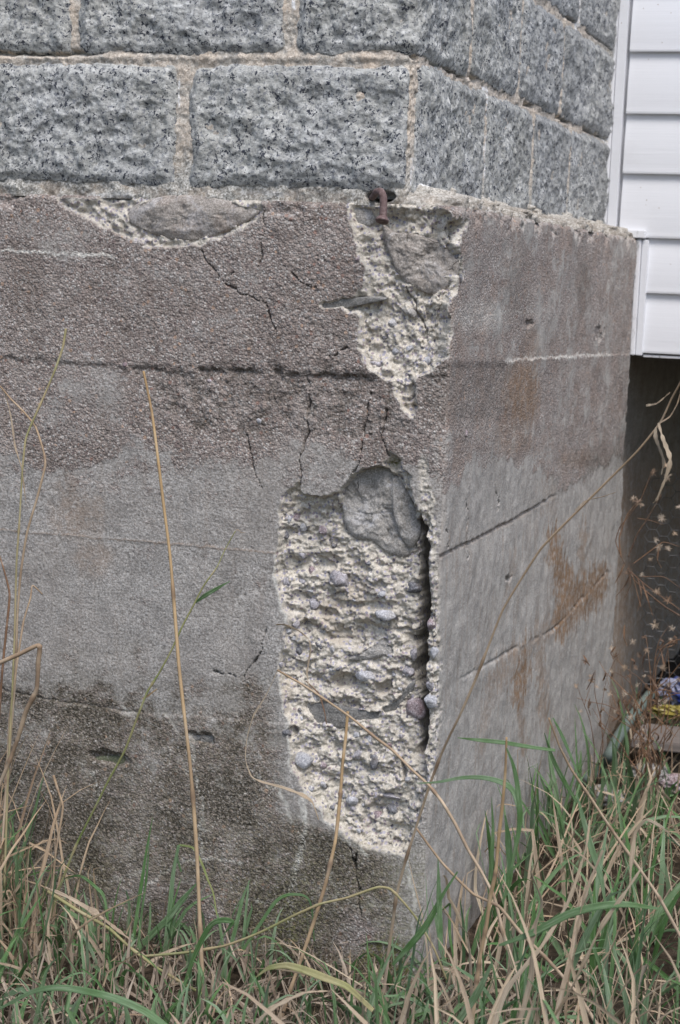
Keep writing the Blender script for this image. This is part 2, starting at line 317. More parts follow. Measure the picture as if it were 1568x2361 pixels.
z=np.concatenate([np.arange(-.06,.0,.006),np.arange(0,1.262,.0017),np.linspace(1.263,ZTOP,8)])
ncap=8; NC=len(s); S,Z=np.meshgrid(s,np.concatenate([z,np.full(ncap,ZTOP)])); NR=len(z)+ncap
capin=np.zeros_like(S); capin[-ncap:]=np.array([.003,.008,.015,.025,.04,.06,.10,.16])[:,None]
W=.007
XC=.018
X0,Y0,G0=Lpath(S,XC,0.,W); PX,PY=proj(np.stack([X0,Y0,Z],-1)); left=(S<0).astype(float)
wx=fbm(S*45,Z*45,4,21)*9; wy=fbm(S*45,Z*45,4,33)*9
JX=PX+wx*.8;JY=PY+wy*.8
u=S+0; 
rough0=fbm(S*60,Z*60,5,61,.6); f_big=fbm(S*7,Z*7,3,1); f_mid=fbm(S*36,Z*36,4,2); f_fin=fbm(S*140,Z*140,3,4)
# region masks --------------------------------------------------------
up=sdf(JX,JY,UP); low=sdf(JX,JY,LOW); aro=sdf(JX,JY,AROUND)
m_up=ss(-1,9,up); m_low=ss(-1,9,low); m_ar=ss(-1,8,aro)
fresh=np.clip(np.maximum(np.maximum(ss(-4,3,up),ss(-3,3,low)),ss(-2,8,aro)*.9),0,1)
# pale shells along the broken edges
bandL=1015+curve_at(PY,[(1000,-40),(1200,-5),(1600,5),(1800,-10)])
edge_shell=ss(bandL+2,bandL-8,JX)*ss(960,975,PX)*ss(1040,1070,PY)*ss(1860,1800,PY)
fresh=np.maximum(fresh,edge_shell*.85)
tab_l=[(0,1060),(300,1030),(430,1050),(560,1080),(650,1010),(760,1060),(860,1080),(990,1090)]
tab_r=[(960,1170),(1030,1130),(1100,1060),(1200,1075),(1290,1130),(1360,1085),(1450,1030)]
bl=np.where(left>.5,curve_at(PX,tab_l),curve_at(PX,tab_r))+f_big*40+f_mid*14
upper=ss(14,-14,PY-bl)
coarse=np.clip(ss(830,860,PY)*ss(1030,990,PY)*ss(250,420,PX)*ss(960,940,PX)+ss(780,600,PX)*0+ss(790,800,PX+PY*0)*0,0,1)
coarseR=ss(830,850,PY)*ss(1010,960,PY)*ss(955,980,PX)*ss(1190,1150,PX)
blockU=ss(596,640,JX)*ss(880,868,PY)*left
rightsoft=(1-left)*upper
lowdark=ss(1500,1780,PY+f_big*110+f_mid*45+30*(PX<330))*left*ss(690,600,PX+ss(1850,2000,PY)*-260+f_mid*20)
midgran=ss(2150,1650,PY)*lowdark
agg=np.clip(upper*(.66+.35*f_big+.3*blockU+.3*coarse+.3*coarseR-.15*(1-left))+lowdark*.62+.16+.15*f_mid+.25*ss(1200,1050,PY)*left*(1-upper)+.25*fbm(S*18,Z*30,4,29),0,1)
agg=np.where(left<.5,agg*np.where(PY<1140,.95,.5),agg)
agg=np.where(S>1.7,agg*.5,agg); dark=lowdark*np.clip(.62+.45*f_big+.4*f_mid+.3*fbm(S*16,Z*16,3,83),0,1)

dark+=ss(1500,1640,PY)*ss(1680,1600,PY)*left*ss(640,400,PX)*.35*(f_mid>0)
dark+=.2*ss(1.2,-.2,np.abs(PY-(curve_at(PX,[(0,826),(150,834),(300,852),(560,856),(860,872)])))/9)*left*(PX<870)*upper
dark+=upper*left*np.clip(.05+.3*f_big+.25*f_mid,0,1)*.8+.3*coarse*left*(.6+f_mid)
dark+=coarseR*.35+ss(12,0,np.abs(JY-bl-5)/2.2)*(PX>1270)*upper*.6*(1-left)
dark+=ss(1.696,1.73,S+f_mid*.012)*.30*ss(1250,900,PY)  # painted shadow: recess wall under the house darker toward its top
dark+=ss(1.45,1.62,S)*ss(1150,1000,PY)*.1
dark+=.4*ell(PX,PY,1190,640,50,160)*(1-left)+.5*ell(JX,JY,1345,650,30,120)*(1-left)+.5*ell(JX,JY,1380,1060,80,40)*(1-left)
pale=np.zeros_like(S)
def line(pts,wd,amp,jit=1.0):
    return amp*ss(wd,wd*.2,polyline_d(PX+wx*jit*.5,PY+wy*jit*.5,pts))
for pts,wd,a in [([(0,578),(120,582),(260,590)],5,.9),([(700,1830),(703,1900),(695,1960),(680,2010),(668,2080),(662,2250)],10,.75),
 ([(440,1700),(452,1790),(468,1860),(462,1930),(480,2000)],6,.6),([(330,2055),(400,1995),(480,1975),(560,1990)],5,.6),([(140,1980),(230,2030),(330,2010)],5,.5),
 ([(560,2070),(640,2085),(700,2100)],4,.8),([(380,1640),(420,1700),(470,1710)],4,.4),([(265,1620),(320,1650),(370,1680)],3,.5),([(590,1790),(650,1830),(680,1900)],5,.5),
 ([(1165,832),(1230,826),(1300,822),(1400,818)],4,.9),([(940,1980),(958,2080),(948,2250)],6,.6),([(215,1780),(225,1840)],9,.7),
 ([(1040,755),(1100,715),(1230,720)],3,.35),([(750,1970),(780,2060),(850,2100)],4,.4),([(850,2080),(940,2100)],3,.4),([(635,1280),(632,1340),(655,1430)],5,.8),([(640,1560),(665,1680),(672,1780)],6,.7),([(700,1830),(790,1930),(850,1975)],6,.8)]:
    pale=np.maximum(pale,line(pts,wd*1.1,min(1,a*1.35),1.6))
pale=np.maximum(pale,.55*ell(JX,JY,1110,730,90,50)*(1-left)+.8*ell(JX,JY,790,730,70,35)*0)
pale=np.maximum(pale,.5*ss(.05,.3,ell(JX,JY,450,1840,50,160))*0)
pale=np.where(fresh>.5,0,pale)
rust=np.zeros_like(S)
streak=fbm(S*60,Z*5,4,71)
for cx,cy,rx,ry,a in [(1205,905,55,110,.7),(1225,800,30,70,.25),(1180,1010,60,60,.3),(180,1190,90,70,.35),(215,1290,60,60,.3),(150,1120,40,40,.25),(1330,1060,60,30,.3)]:
    rust=np.maximum(rust,a*ss(0,.6,ell(JX,JY,cx,cy,rx,ry)+streak*.15*(cy>800)))
RP=[([(1265,1225),(1280,1215),(1300,1290),(1335,1340),(1390,1300),(1408,1320),(1385,1390),(1330,1430),(1290,1480),(1270,1440),(1290,1380),(1268,1290)],.95),
    ([(1205,1490),(1225,1520),(1215,1580),(1190,1625),(1175,1610),(1190,1540)],.95),([(1340,1210),(1352,1210),(1350,1330),(1338,1330)],.6),([(1120,1560),(1180,1490),(1250,1440),(1300,1420),(1290,1450),(1220,1500),(1150,1590)],.45),
    ([(1180,1270),(1195,1270),(1170,1400),(1160,1400)],.3),([(1250,1100),(1280,1100),(1280,1180),(1255,1190)],.25),([(1235,1480),(1252,1480),(1262,1640),(1300,1730),(1288,1730),(1246,1660)],.55),([(1192,1600),(1204,1600),(1214,1740),(1204,1740)],.6),([(1130,1540),(1150,1540),(1110,1740),(1100,1740)],.35)]
for poly,a in RP:
    rust=np.maximum(rust,a*ss(-9,5,sdf(JX,JY+streak*38,poly)+f_mid*8))
rust=np.maximum(rust,ss(1.69,1.74,S)*ss(-1.2,-.1,streak)*.75*ss(950,1150,PY))
rust=np.maximum(rust,line([(0,1222),(300,1245),(640,1276)],3.5,.45))
rust=np.maximum(rust,line([(1300,1440),(1250,1480),(1180,1500)],4,.4))
rust=np.maximum(rust,.22*ss(.1,.6,streak)*(1-left)*ss(1150,1250,PY))
moss=np.clip(ss(1850,2250,PY)*(.5+f_big)*.8*left+ss(.1,.5,ell(JX,JY,890,2240,90,110))*.9+.25*lowdark,0,1)
moss=np.maximum(moss,.7*ell(JX,JY,905,1068,16,16)*2); moss=np.maximum(moss,.35*ss(0,1,m_low)*ss(1780,1930,PY)*ss(820,740,PX))
# relief (positive = into the wall) -------------------------------------
f1,f2,cid=wor(S*190,Z*190,3)
H=f_big*.0022+f_mid*.0006
H+=agg*(.5+.5*left)*((f1-.45)*.0015*(.6+.8*cid)+f_fin*.0008)+(1-agg)*f_fin*.00025*left
g1,g2,gid=wor(S*95,Z*95,8); H+=agg*np.where(gid>.78,-(.5-g1)*.0035*(g1<.5),0)*(.5+coarse+.5*blockU)
# form-board steps and seams
seam=curve_at(PX,[(0,826),(150,834),(300,852),(560,856),(860,872)]) ; dz=(PY-seam)+f_mid*5
H+=left*(PX<875)*(ss(-9,9,dz)*.0028*np.exp(-np.clip(dz,0,900)/90)+.0045*np.exp(-(dz/6.)**2)*ss(-.25,.5,f_mid+f_big*.6)*(.5+.6*(PX>420)))
H+=-blockU*ss(870,860,PY)*ss(606,650,JX)*.003
seam2=curve_at(PX,[(0,1222),(300,1245),(640,1276)]); H+=-left*.0009*np.exp(-((PY-seam2)/2.5)**2)
seam3=curve_at(PX,[(0,1592),(100,1612),(300,1640),(640,1668)]); dz=PY-seam3+f_mid*4; H+=left*(-ss(-4,4,dz)*.002+.003*np.exp(-(dz/3)**2)*(PX<330))
seam4=curve_at(PX,[(1000,1290),(1100,1243),(1200,1190),(1280,1142),(1450,1060)]); dz=(PY-seam4)+f_mid*3; H+=(1-left)*ss(1295,1240,PX)*(ss(-4,5,dz)*.003*np.exp(-np.clip(dz,0,900)/45)+.006*np.exp(-(dz/3.5)**2))
rust=np.maximum(rust,(1-left)*ss(1295,1240,PX)*.5*np.exp(-(dz/6)**2))
seam5=curve_at(PX,[(1040,1580),(1180,1500),(1280,1450),(1400,1320)]); dz=(PY-seam5)+f_mid*3; H+=(1-left)*ss(1415,1390,PX)*ss(1045,1120,PX)*(.004*np.exp(-(dz/4)**2)*(.5+f_big))
seam6=curve_at(PX,[(1165,832),(1300,822),(1450,816)]); dz=PY-seam6+f_mid*3; H+=(1-left)*ss(1150,1190,PX)*ss(-3,3,dz)*-.002*np.exp(-np.clip(dz,0,900)/40)
H+=(1-left)*.0005*fbm(S*24,Z*3.5,3,91)+(1-left)*.0012*fbm(S*16,Z*16,4,92)
# coarse pocket
H+=coarse*(.002+.002*f_mid)+coarseR*.0025
H+=.012*ss(0,.5,ell(JX,JY,253,1748,58,20,.12)); H+=.008*ss(0,.5,ell(JX,JY,465,1700,40,16,.2))
H+=.006*ss(0,.5,ell(JX,JY,1172,1335,12,8,-.7))+.006*ss(0,.4,ell(JX,JY,1380,770,10,26))+.01*ss(0,.5,ell(JX,JY,1220,745,10,10))
H+=m_ar*(.008+.006*f_mid+.004*rough0)*ss(ZTOP,ZTOP-.02,Z)
for pts,wd in CRACKS:
    d=polyline_d(PX+wx*.5,PY+wy*.5,pts); we=wd*.8*np.clip(.85+1.5*f_mid+.5*f_big,.35,1.9); H+=.009*ss(we,we*.3,d)*(wd>.5)+.0012*(wd>1.4)*ss(9,2,d)*np.clip(f_mid*2,0,1)
# upper chunk: broken corner; lower patch: broken face
st=fbm(S*9,Z*30,4,55)
WS=S+fbm(S*70,Z*70,3,14)*.006; WZ=Z+fbm(S*70,Z*70,3,15)*.006
lump=wor(WS*42,WZ*60,12); lum=((lump[2]-.5)*.011+(lump[0]-.45)*.004)*ss(.0,.12,lump[1]-lump[0])
l2=wor(WS*120,WZ*140,13); lum2=(l2[2]-.5)*.0035+(l2[0]-.45)*.0015
rough_f=fbm(S*60,Z*60,5,61,.6)
H+=m_up*(.25+.75*ss(ZTOP,ZTOP-.016,Z))*(.016+.012*ss(10,60,up)+.012*ss(-.12,0,S)*ss(.12,0,np.abs(S))+f_mid*.006+rough_f*.0035+lum*.5+lum2)
dl=.018+.012*ss(8,50,low)+st*.0045+rough_f*.0030+lum*.9+lum2*.8
r2=fbm(S*150,Z*170,4,63,.6); dl+=r2*.0012+fbm(S*24,Z*34,3,67)*.004; dl+=.010*ss(870,960,PX)*ss(1150,1300,PY)*ss(1820,1700,PY)
for cx,cy,rx,ry,dd in [(820,1468,95,40,.014),(780,1580,34,22,.02),(872,1590,26,18,.014),(850,1405,70,16,.010),(745,1420,30,12,.008),(700,1450,26,20,.01),(880,1870,50,30,.010),(660,1232,16,16,.012),(667,1690,16,18,.012),(930,1480,16,40,.010),(730,1300,60,20,.006),(920,1790,8,28,.02),(685,1430,14,30,.01),(655,1420,10,30,.01)]:
    dl+=dd*ss(0,.55,ell(JX,JY,cx,cy,rx,ry))
ckx=curve_at(PY,[(1040,898),(1090,925),(1165,950),(1195,966),(1260,980),(1330,976),(1400,984),(1480,975),(1560,973),(1640,984),(1740,970),(1800,975)])+wx*.45
sh=ss(ckx+4,ckx+8,PX)*ss(1830,1760,PY)*ss(1100,1180,PY)                        # thin shell of the right face stays standing
dl=dl*(1-sh)+sh*(.004+rough_f*.0035+lum*.5+.012*ss(14,0,PX-ckx-4)*np.clip(.5+f_mid*1.5,0,1))
H+=m_low*dl
gwd=curve_at(PY,[(1185,0),(1215,16),(1300,18),(1400,26),(1560,30),(1650,26),(1730,14),(1765,0)])*(1+.35*f_mid)
dc=np.abs(PX-ckx)
H+=.13*ss(ckx-gwd-5,ckx-gwd+4,PX)*ss(ckx+7,ckx+3,PX)*ss(1185,1215,PY)*ss(1765,1735,PY)
dirt_shade=ss(34,6,dc)*ss(1240,1300,PY)*m_low*(PX<bandL-6)  # soil dirt along the deep crack, also painted in to shade it
fresh*=1-.25*dirt_shade
# rough strip on the shell edge
H+=edge_shell*(.002+rough_f*.003+lum2)
# step at the far end, back under the house
H+=ss(1.685,1.70,S+f_mid*.01+f_big*.006)*.035
H+=.06*ss(0,.35,ell(PX,PY,868,458,40,17))
H+=ss(ZTOP-.030+f_mid*.02,ZTOP,Z)*.012*ss(-.05,.55,fbm(S*11,Z*11,4,57)); H+=ss(ZTOP-.012,ZTOP,Z)*.006*ss(0,.4,fbm(S*40,Z*10,3,58)); tr=ss(ZTOP-.006,ZTOP,Z)*(1+f_mid*.8); H+=tr*.004+capin
wide=ss(.09,.16,np.maximum(m_up*.2,0))*ss(1000,960,PY)
G0=G0*(1-(m_low>0)*ss(.0,-.010,S)); gd=1/(1+np.exp(-np.clip(S/.035,-30,30))); G=G0*(1-wide)+gd*wide
dx,dy=-G,(1-G); nn=np.hypot(dx,dy); dx/=nn; dy/=nn
# concrete top cap: go inward squarely
P=np.stack([X0+dx*H,Y0+dy*H,Z],-1)
QX,QY=proj(P); PF=P.copy(); QXF,QYF=QX,QY
SLAB=[(708,1625),(740,1610),(800,1630),(880,1640),(872,1660),(820,1668),(790,1680),(725,1672),(712,1650)]
WEDGE=[(868,1638),(905,1615),(945,1578),(958,1575),(945,1605),(915,1640),(885,1652)]
FLAT=[(804,1520),(840,1497),(880,1475),(905,1488),(914,1508),(890,1515),(840,1522)]
SQUAT=[(815,480),(842,472),(862,488),(868,510),(850,522),(828,520),(815,505)]
SLIVER=[(733,705),(760,693),(800,688),(850,686),(890,690),(840,702),(790,712),(745,716)]
for pl in (STONE1,STONE2,STONE3,SLAB,WEDGE,FLAT,SQUAT,SLIVER):
    H+=.022*ss(3,9,sdf(QX+wx*.35,QY+wy*.35,pl))
P=np.stack([X0+dx*H,Y0+dy*H,Z],-1)
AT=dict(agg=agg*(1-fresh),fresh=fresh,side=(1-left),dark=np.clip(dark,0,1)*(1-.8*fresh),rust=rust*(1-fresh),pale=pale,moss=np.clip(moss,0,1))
found=thing('concrete_foundation','weathered grey and brown concrete foundation corner, broken open down to pale aggregate','foundation wall')
mesh('concrete_wall',P,grid_faces(NR,NC),MC,found,attrs=AT)
QX,QY=proj(P)
def surf(px,py):
    Mx=(np.abs(QX-px)<14)&(np.abs(QY-py)<14); idx=np.argwhere(Mx)
    if len(idx)==0: return onY(px,py,.02)
    d=(QX[Mx]-px)**2+(QY[Mx]-py)**2; k=idx[np.argsort(d)[:4]]; pts=P[k[:,0],k[:,1]]
    return pts[np.argmin(((pts-CAM)**2).sum(1))]
# ---- embedded stones (domes traced as outlines, with real thickness)
def dome(poly,plane_pt,n,h,mat,label=None,name='embedded_stone',pw=2.6,rough=.004,seed=1,facets=0,sink=.003):
    n=nz(np.array(n,float))
    if sink is not None:
        ds=[]
        for x,y in poly:
            Mx=(np.abs(QXF-x)<6)&(np.abs(QYF-y)<6)
            if Mx.any(): ds.append(np.median(PF[Mx]@n))
        plane_pt=n*(np.percentile(ds,45)-sink)
    B=np.array([onP(x,y,plane_pt,n) for x,y in poly])
    # resample with rounding
    Q=[];k=len(B)
    for i in range(k):
        p0,p1,p2,p3=B[i-1],B[i],B[(i+1)%k],B[(i+2)%k]
        for t in np.linspace(0,1,10,endpoint=False):
            Q.append(.5*((2*p1)+(-p0+p2)*t+(2*p0-5*p1+4*p2-p3)*t*t+(-p0+3*p1-3*p2+p3)*t**3))
    Q=np.array(Q);c=Q.mean(0); nk=len(Q); up_=np.array([0,0,1.]); e1=nz(np.cross(up_,n))
    V=[];nr=34
    for j in range(1,nr+1):
        t=j/nr if j<=nr-6 else 1.0; 
        tt=min(1,j/(nr-6)); q=c+(Q-c)*tt*(1.0 if j<=nr-6 else 1-.01*(j-nr+6))
        a=(q-c)@e1; b=q[:,2]-c[2]
        hh=h*(1-tt**pw)**.6 if tt<1 else 0
        nzv=fbm(a*24+seed*3.1,b*24+seed*1.7,6,seed,.6)*rough*1.1+fbm(a*9+seed,b*9,2,seed+4)*rough*1.4-np.clip(fbm(a*40+seed,b*40,3,seed+6)-.45,0,1)*rough*1.5
        if facets: nzv=nzv+np.abs(fbm(a*14+seed,b*5,3,seed+9))*facets
        inn=0 if j<=nr-6 else -.008*(j-nr+6)
        V.append(q+n*(hh+nzv*(1-tt**6)+inn)[:,None] if np.ndim(hh+nzv)>0 else q)
    V=np.concatenate(V+[ (c+n*h)[None] ]); 
    fs=[]
    for j in range(nr-1):
        for i in range(nk):
            i2=(i+1)%nk; fs.append((j*nk+i,(j+1)*nk+i,(j+1)*nk+i2,j*nk+i2))
    ci=len(V)-1; fs+= [(ci,i,(i+1)%nk) for i in range(nk)]
    o=mesh(name,V,fs,mat,found)
    bm=bmesh.new(); bm.from_mesh(o.data); bmesh.ops.recalc_face_normals(bm,faces=bm.faces); bm.to_mesh(o.data); bm.free()
    if label:o['label']=label
    return o
dome(STONE1,(0,.006,0),(0,-1,0),.009,S_BROWN,'smooth brown oval field stone under the granite blocks',rough=.003,seed=2,sink=-.001)
dome(STONE2,(-.030,.006,0),(.16,-1,0),.007,S_BROWN,'rounded brown stone in the broken upper corner',rough=.005,seed=5,pw=9,facets=.001,sink=-.003)
dome(STONE3,(0,.026,0),(.12,-1,0),.006,S_GREY,'large cracked grey stone with whitish patches',rough=.006,seed=9,facets=.002,pw=8)
dome([(905,1110),(925,1105),(955,1160),(972,1225),(950,1262),(925,1240),(908,1190)],(0,.019,0),(.25,-1,0),.005,S_GREY,'cracked outer slab of the large grey stone',seed=14,facets=.003,pw=7,sink=-.006)
dome(FLAT,(0,.026,0),(0,-1,.3),.007,S_GREY,'flat wedge shaped grey stone',seed=21,rough=.003)
dome(SLAB,(0,.029,0),(0,-1,-.1),.003,S_SLATE,'smooth slate slab',seed=23,rough=.0015)
dome(WEDGE,(0,.031,0),(.2,-1,-.3),.003,S_SLATE,'dark wedge of slate at the slab end',seed=25,rough=.001)
dome(SLIVER,(0,.010,0),(0,-1,-.2),.001,S_SLATE,'thin grey sliver of slate',seed=27,rough=.001)
dome([(205,1748),(240,1742),(300,1744),(308,1756),(270,1768),(225,1762)],(0,.010,0),(0,-1,0),.004,mat_stone('mossy_stone',((.07,.08,.05),(.13,.14,.09),(.2,.2,.14),(.16,.13,.08)),50),'greenish stone in a hollow of the grimy lower wall',seed=31,rough=.001,sink=None)
dome([(430,1700),(465,1695),(500,1700),(490,1712),(450,1712)],(0,.006,0),(0,-1,0),.003,S_SLATE,seed=33,rough=.001,sink=None)
dome(SQUAT,(-.05,.010,0),(.3,-1,0),.004,S_GREY,'squat grey stone beside the nail',seed=35,rough=.002)
def pebble(px,py,rx,ry,rot,mat,lift=.3,label=None,seed=0):
    c=surf(px,py); dist=np.linalg.norm(c-CAM); k=dist/F
    a,b=rx*k,ry*k; dd=min(a,b)*.95
    bm=bmesh.new(); bmesh.ops.create_icosphere(bm,subdivisions=3,radius=1); bm.verts.index_update()
    V=np.array([v.co[:] for v in bm.verts]); Fc=[[v.index for v in f.verts] for f in bm.faces]; bm.free()
    n=fbm(V[:,0]*1.3+seed*7.3+V[:,1]*.7,V[:,2]*1.3+seed*3.1-V[:,1]*.9,3,seed)*.34
    V=V*(1+n*.6)[:,None]; pr_=np.random.default_rng(seed+900)
    for _ in range(9):
        dd_=nz(pr_.normal(size=3)); tt_=V@dd_; V=V-dd_[None]*np.clip(tt_-pr_.uniform(.6,.85),0,None)[:,None]*.92
    cr,sr=math.cos(-rot),math.sin(-rot)
    x=V[:,0]*a;zz=V[:,2]*b; X=x*cr-zz*sr; Zz=x*sr+zz*cr; Yy=V[:,1]*dd
    tocam=nz(CAM-c); 
    Wd=np.stack([X,Yy,Zz],1)+c+tocam*dd*lift
    o=mesh('embedded_pebble',Wd,Fc,mat,found)
    if label:o['label']=label
PB=[(783,1336,30,21,.3,P_LILAC,'plump lilac pebble'),(955,1356,19,16,.1,P_DARK,'dark glossy pebble at the deep crack'),(846,1559,30,13,.0,P_BLUE,'white brick shaped pebble'),(700,1755,25,20,.2,P_BLUE,'pale blue heart shaped pebble'),
 (826,1737,16,13,-.4,P_LILAC,None),(862,1757,16,20,.3,P_DARK,None),(992,1620,20,17,.1,P_BLUE,'white pebble on the broken right edge'),(955,1632,26,30,0,P_RED,'reddish pebble in the deep crack'),(686,1193,14,18,-.2,P_RED,None),
 (660,1232,10,9,0,P_DARK,None),(664,1690,11,9,.4,P_DARK,None),(722,1395,14,15,0,P_LILAC,None),(888,1420,26,16,.2,P_BLUE,None),(893,1835,34,7,.15,P_LILAC,'flat pale pebble standing out like a shelf'),(745,1225,14,12,0,P_RED,None),
 (695,1280,8,12,-.5,P_LILAC,None),(719,1315,9,12,0,P_RED,None),(770,1258,8,8,0,P_DARK,None),(668,1195,8,12,0,P_BLUE,None),(700,1215,10,12,0,P_BLUE,None),(665,1455,11,9,0,P_BLUE,None),(685,1440,12,10,.5,P_LILAC,None),(680,1470,11,8,0,P_BLUE,None),
 (660,1340,11,12,0,P_LILAC,None),(700,1340,12,10,.6,P_LILAC,None),(1000,1505,12,14,0,P_BLUE,None),(995,1440,11,15,0,P_RED,None),(992,1580,10,12,0,P_LILAC,None),(940,1545,16,14,0,P_LILAC,None),(648,1530,10,8,0,P_LILAC,None),(690,1500,10,12,0,P_DARK,None),(735,1490,10,8,.5,P_DARK,None),
 (745,1455,9,7,0,P_BLUE,None),(905,1330,10,8,0,P_LILAC,None),(850,1300,7,6,0,P_DARK,None),(880,1370,12,9,0,P_BLUE,None),(960,1505,10,16,0,P_LILAC,None),(822,1695,12,8,0,P_BLUE,None),(848,1700,11,14,0,P_BLUE,None),(770,1700,8,9,0,P_LILAC,None),(745,1765,9,9,0,P_RED,None),
 (745,1810,9,7,.5,P_BLUE,None),(715,1820,8,8,0,P_BLUE,None),(790,1832,9,10,0,P_BLUE,None),(812,1846,14,12,0,P_BLUE,None),(812,1868,9,8,0,P_LILAC,None),(905,1860,16,11,.6,P_DARK,None),(872,1880,12,14,0,P_RED,None),(925,1700,9,7,0,P_LILAC,None),(900,1720,7,7,0,P_RED,None),(935,1770,7,11,0,P_LILAC,None),
 (1075,1000,6,9,0,P_RED,None),(945,720,22,11,.4,P_GREY if False else S_GREY,None),(905,745,13,10,0,P_BLUE,None),(915,810,12,10,0,P_BLUE,None),(868,838,14,8,.2,P_LILAC,None),(945,800,10,8,0,P_BLUE,None),(985,830,12,9,.3,P_BLUE,None),(890,780,7,6,0,P_DARK,None),(1055,590,7,12,0,P_DARK,None),(1062,640,7,11,0,P_DARK,None),
 (288,842,7,6,0,P_RED,None),(483,878,6,5,0,P_RED,None),(600,968,8,7,0,P_BLUE,None),(455,460,8,4,0,S_GREY,None),(825,598,6,6,0,P_RED,None),(840,510,10,8,0,S_GREY,None)]
for i,(a,b,c_,d,e,mt,lb) in enumerate(PB): pebble(a,b,c_,d,e,mt,(-.15 if lb else -.4),lb,i+1)
rr=random.Random(4); n=0
inside=lambda poly,x,y: sdf(np.array([float(x)]),np.array([float(y)]),poly)[0]
while n<26:
    x=rr.uniform(640,960); y=rr.uniform(1160,1940)
    if inside(LOW,x,y)<14 or inside(STONE3,x,y)>-10: continue
    if any(math.hypot(x-q[0],y-q[1])<q[2]+12 for q in PB): continue
    pebble(x,y,rr.uniform(4,9),rr.uniform(4,7),rr.uniform(-1,1),rr.choice([P_LILAC,P_BLUE,P_BLUE,P_DARK,P_LILAC]),-.45,None,50+n); n+=1
# =================================================================== GRANITE MASONRY
GXC,GYF,GW=-.066,.010,.012
gr=thing('granite_block_wall','speckled grey granite block courses laid in buff mortar above the concrete','block wall')
def gsurf(S,Z,H):
    x,y,g=Lpath(S,GXC,GYF,GW); dx,dy=-g,(1-g); nn=np.hypot(dx,dy); return np.stack([x+dx/nn*H,y+dy/nn*H,Z],-1)
def s_left(px,py): return onY(px,py,GYF)[0]-GXC
def s_right(px,py): return onX(px,py,GXC)[1]-GYF
ZB,ZJ1,ZJ2=1.292,1.5,1.716       # bottom, first joint, second joint
def block(s0,s1,z0,z1,seed,deep=1.,step=.0022,tl=0,tr=0):
    s=np.arange(s0-.012,s1+.012,step if s0<.5 else .004); zz=np.arange(z0-.012,z1+.012,step)
    if s1>.9: s=np.arange(s0-.012,s1+.012,.005)
    S,Z=np.meshgrid(s,zz)
    ex=np.minimum(S-s0-tl*(Z-z0),s1+tr*(Z-z0)-S); ez=np.minimum(Z-z0,z1-Z)
    r=.016; qx=np.clip(r-ex,0,None);qz=np.clip(r-ez,0,None); e=r-np.hypot(qx,qz)
    rr_=np.minimum(ex,ez); e=np.where((qx>0)&(qz>0),e,rr_)
    e=e+fbm(S*60,Z*60,3,seed)*.0026+fbm(S*13,Z*13,2,seed+7)*.0055
    H=-.008*deep*ss(0,.018,e)+.03*ss(.0015,-.006,e)
    inn=ss(0,.03,e)
    H+=inn*(fbm(S*10,Z*10,3,seed+1)*.0065+fbm(S*30,Z*30,5,seed+2,.62)*.0032+np.abs(fbm(S*16,Z*22,2,seed+21))*.005)+fbm(S*110,Z*110,3,seed+3,.6)*.0008
    rx=ss(0,.0,0) if False else 0
    dim=wor(S*26,Z*26,seed+5); H+=inn*.003*(dim[2]>.8)*ss(.45,0,dim[0])
    mesh('granite_block',gsurf(S,Z,H),grid_faces(len(zz),len(s)),MG,gr)
G2=.009
# lower course
for a,b in [(-1.30,s_left(405,300)-.0),(s_left(438,300),.0-.001),]: block(a,b+.0,ZB+.003,ZJ1-G2,int(abs(a)*100)+3)
sj=[.026,s_right(1118,300),s_right(1226,350),s_right(1310,400),1.72]
for i in range(4): block(sj[i]+(.008 if i else 0),sj[i+1]-.008,ZB-.004,ZJ1-.003,60+i,.8)
# middle course
for a,b in [(-1.30,s_left(165,60)),(s_left(185,60),s_left(652,60)),(s_left(684,60),s_right(1080,150)-.004)]: block(a,b,ZJ1+G2,ZJ2-.006,int(abs(a)*100)+31)
sj=[s_right(1084,150),s_right(1195,160),s_right(1293,200),1.72]
for i in range(3): block(sj[i]+.008,sj[i+1]-.008,ZJ1+.012,ZJ2-.008,80+i,.8)
# top course
tc=[-1.3,-1.02,-.62,-.2,.2,.62,s_right(1335,30),1.72]
for i in range(7): block(tc[i]+.008,tc[i+1]-.008,ZJ2+.008,ZJ2+.212,90+i,.7)
# mortar sheet behind
ms=np.concatenate([np.arange(-1.3,.1,.002),np.arange(.1,1.76,.004)]); mz=np.arange(ZTOP-.003,ZJ2+.24,.0022)
S,Z=np.meshgrid(ms,mz); x,y,g=Lpath(S,GXC,GYF,GW); MX,MY=proj(np.stack([x,y,Z],-1))
fm=fbm(S*30,Z*30,4,41); ff=fbm(S*110,Z*110,4,44,.6)
H=.0015+fm*.0022+ff*.0016+fbm(S*24,Z*24,3,49)*.004*ss(ZB+.01,ZB-.004,Z)
for z_ in (ZJ1,ZJ2):
    H-=.003*np.exp(-((Z-z_-.002)/.006)**2)*(S<0.03)           # struck ridge in bed joints
H+=.004*((wor(S*40,Z*40,6)[0]<.22)&(S>-.0))
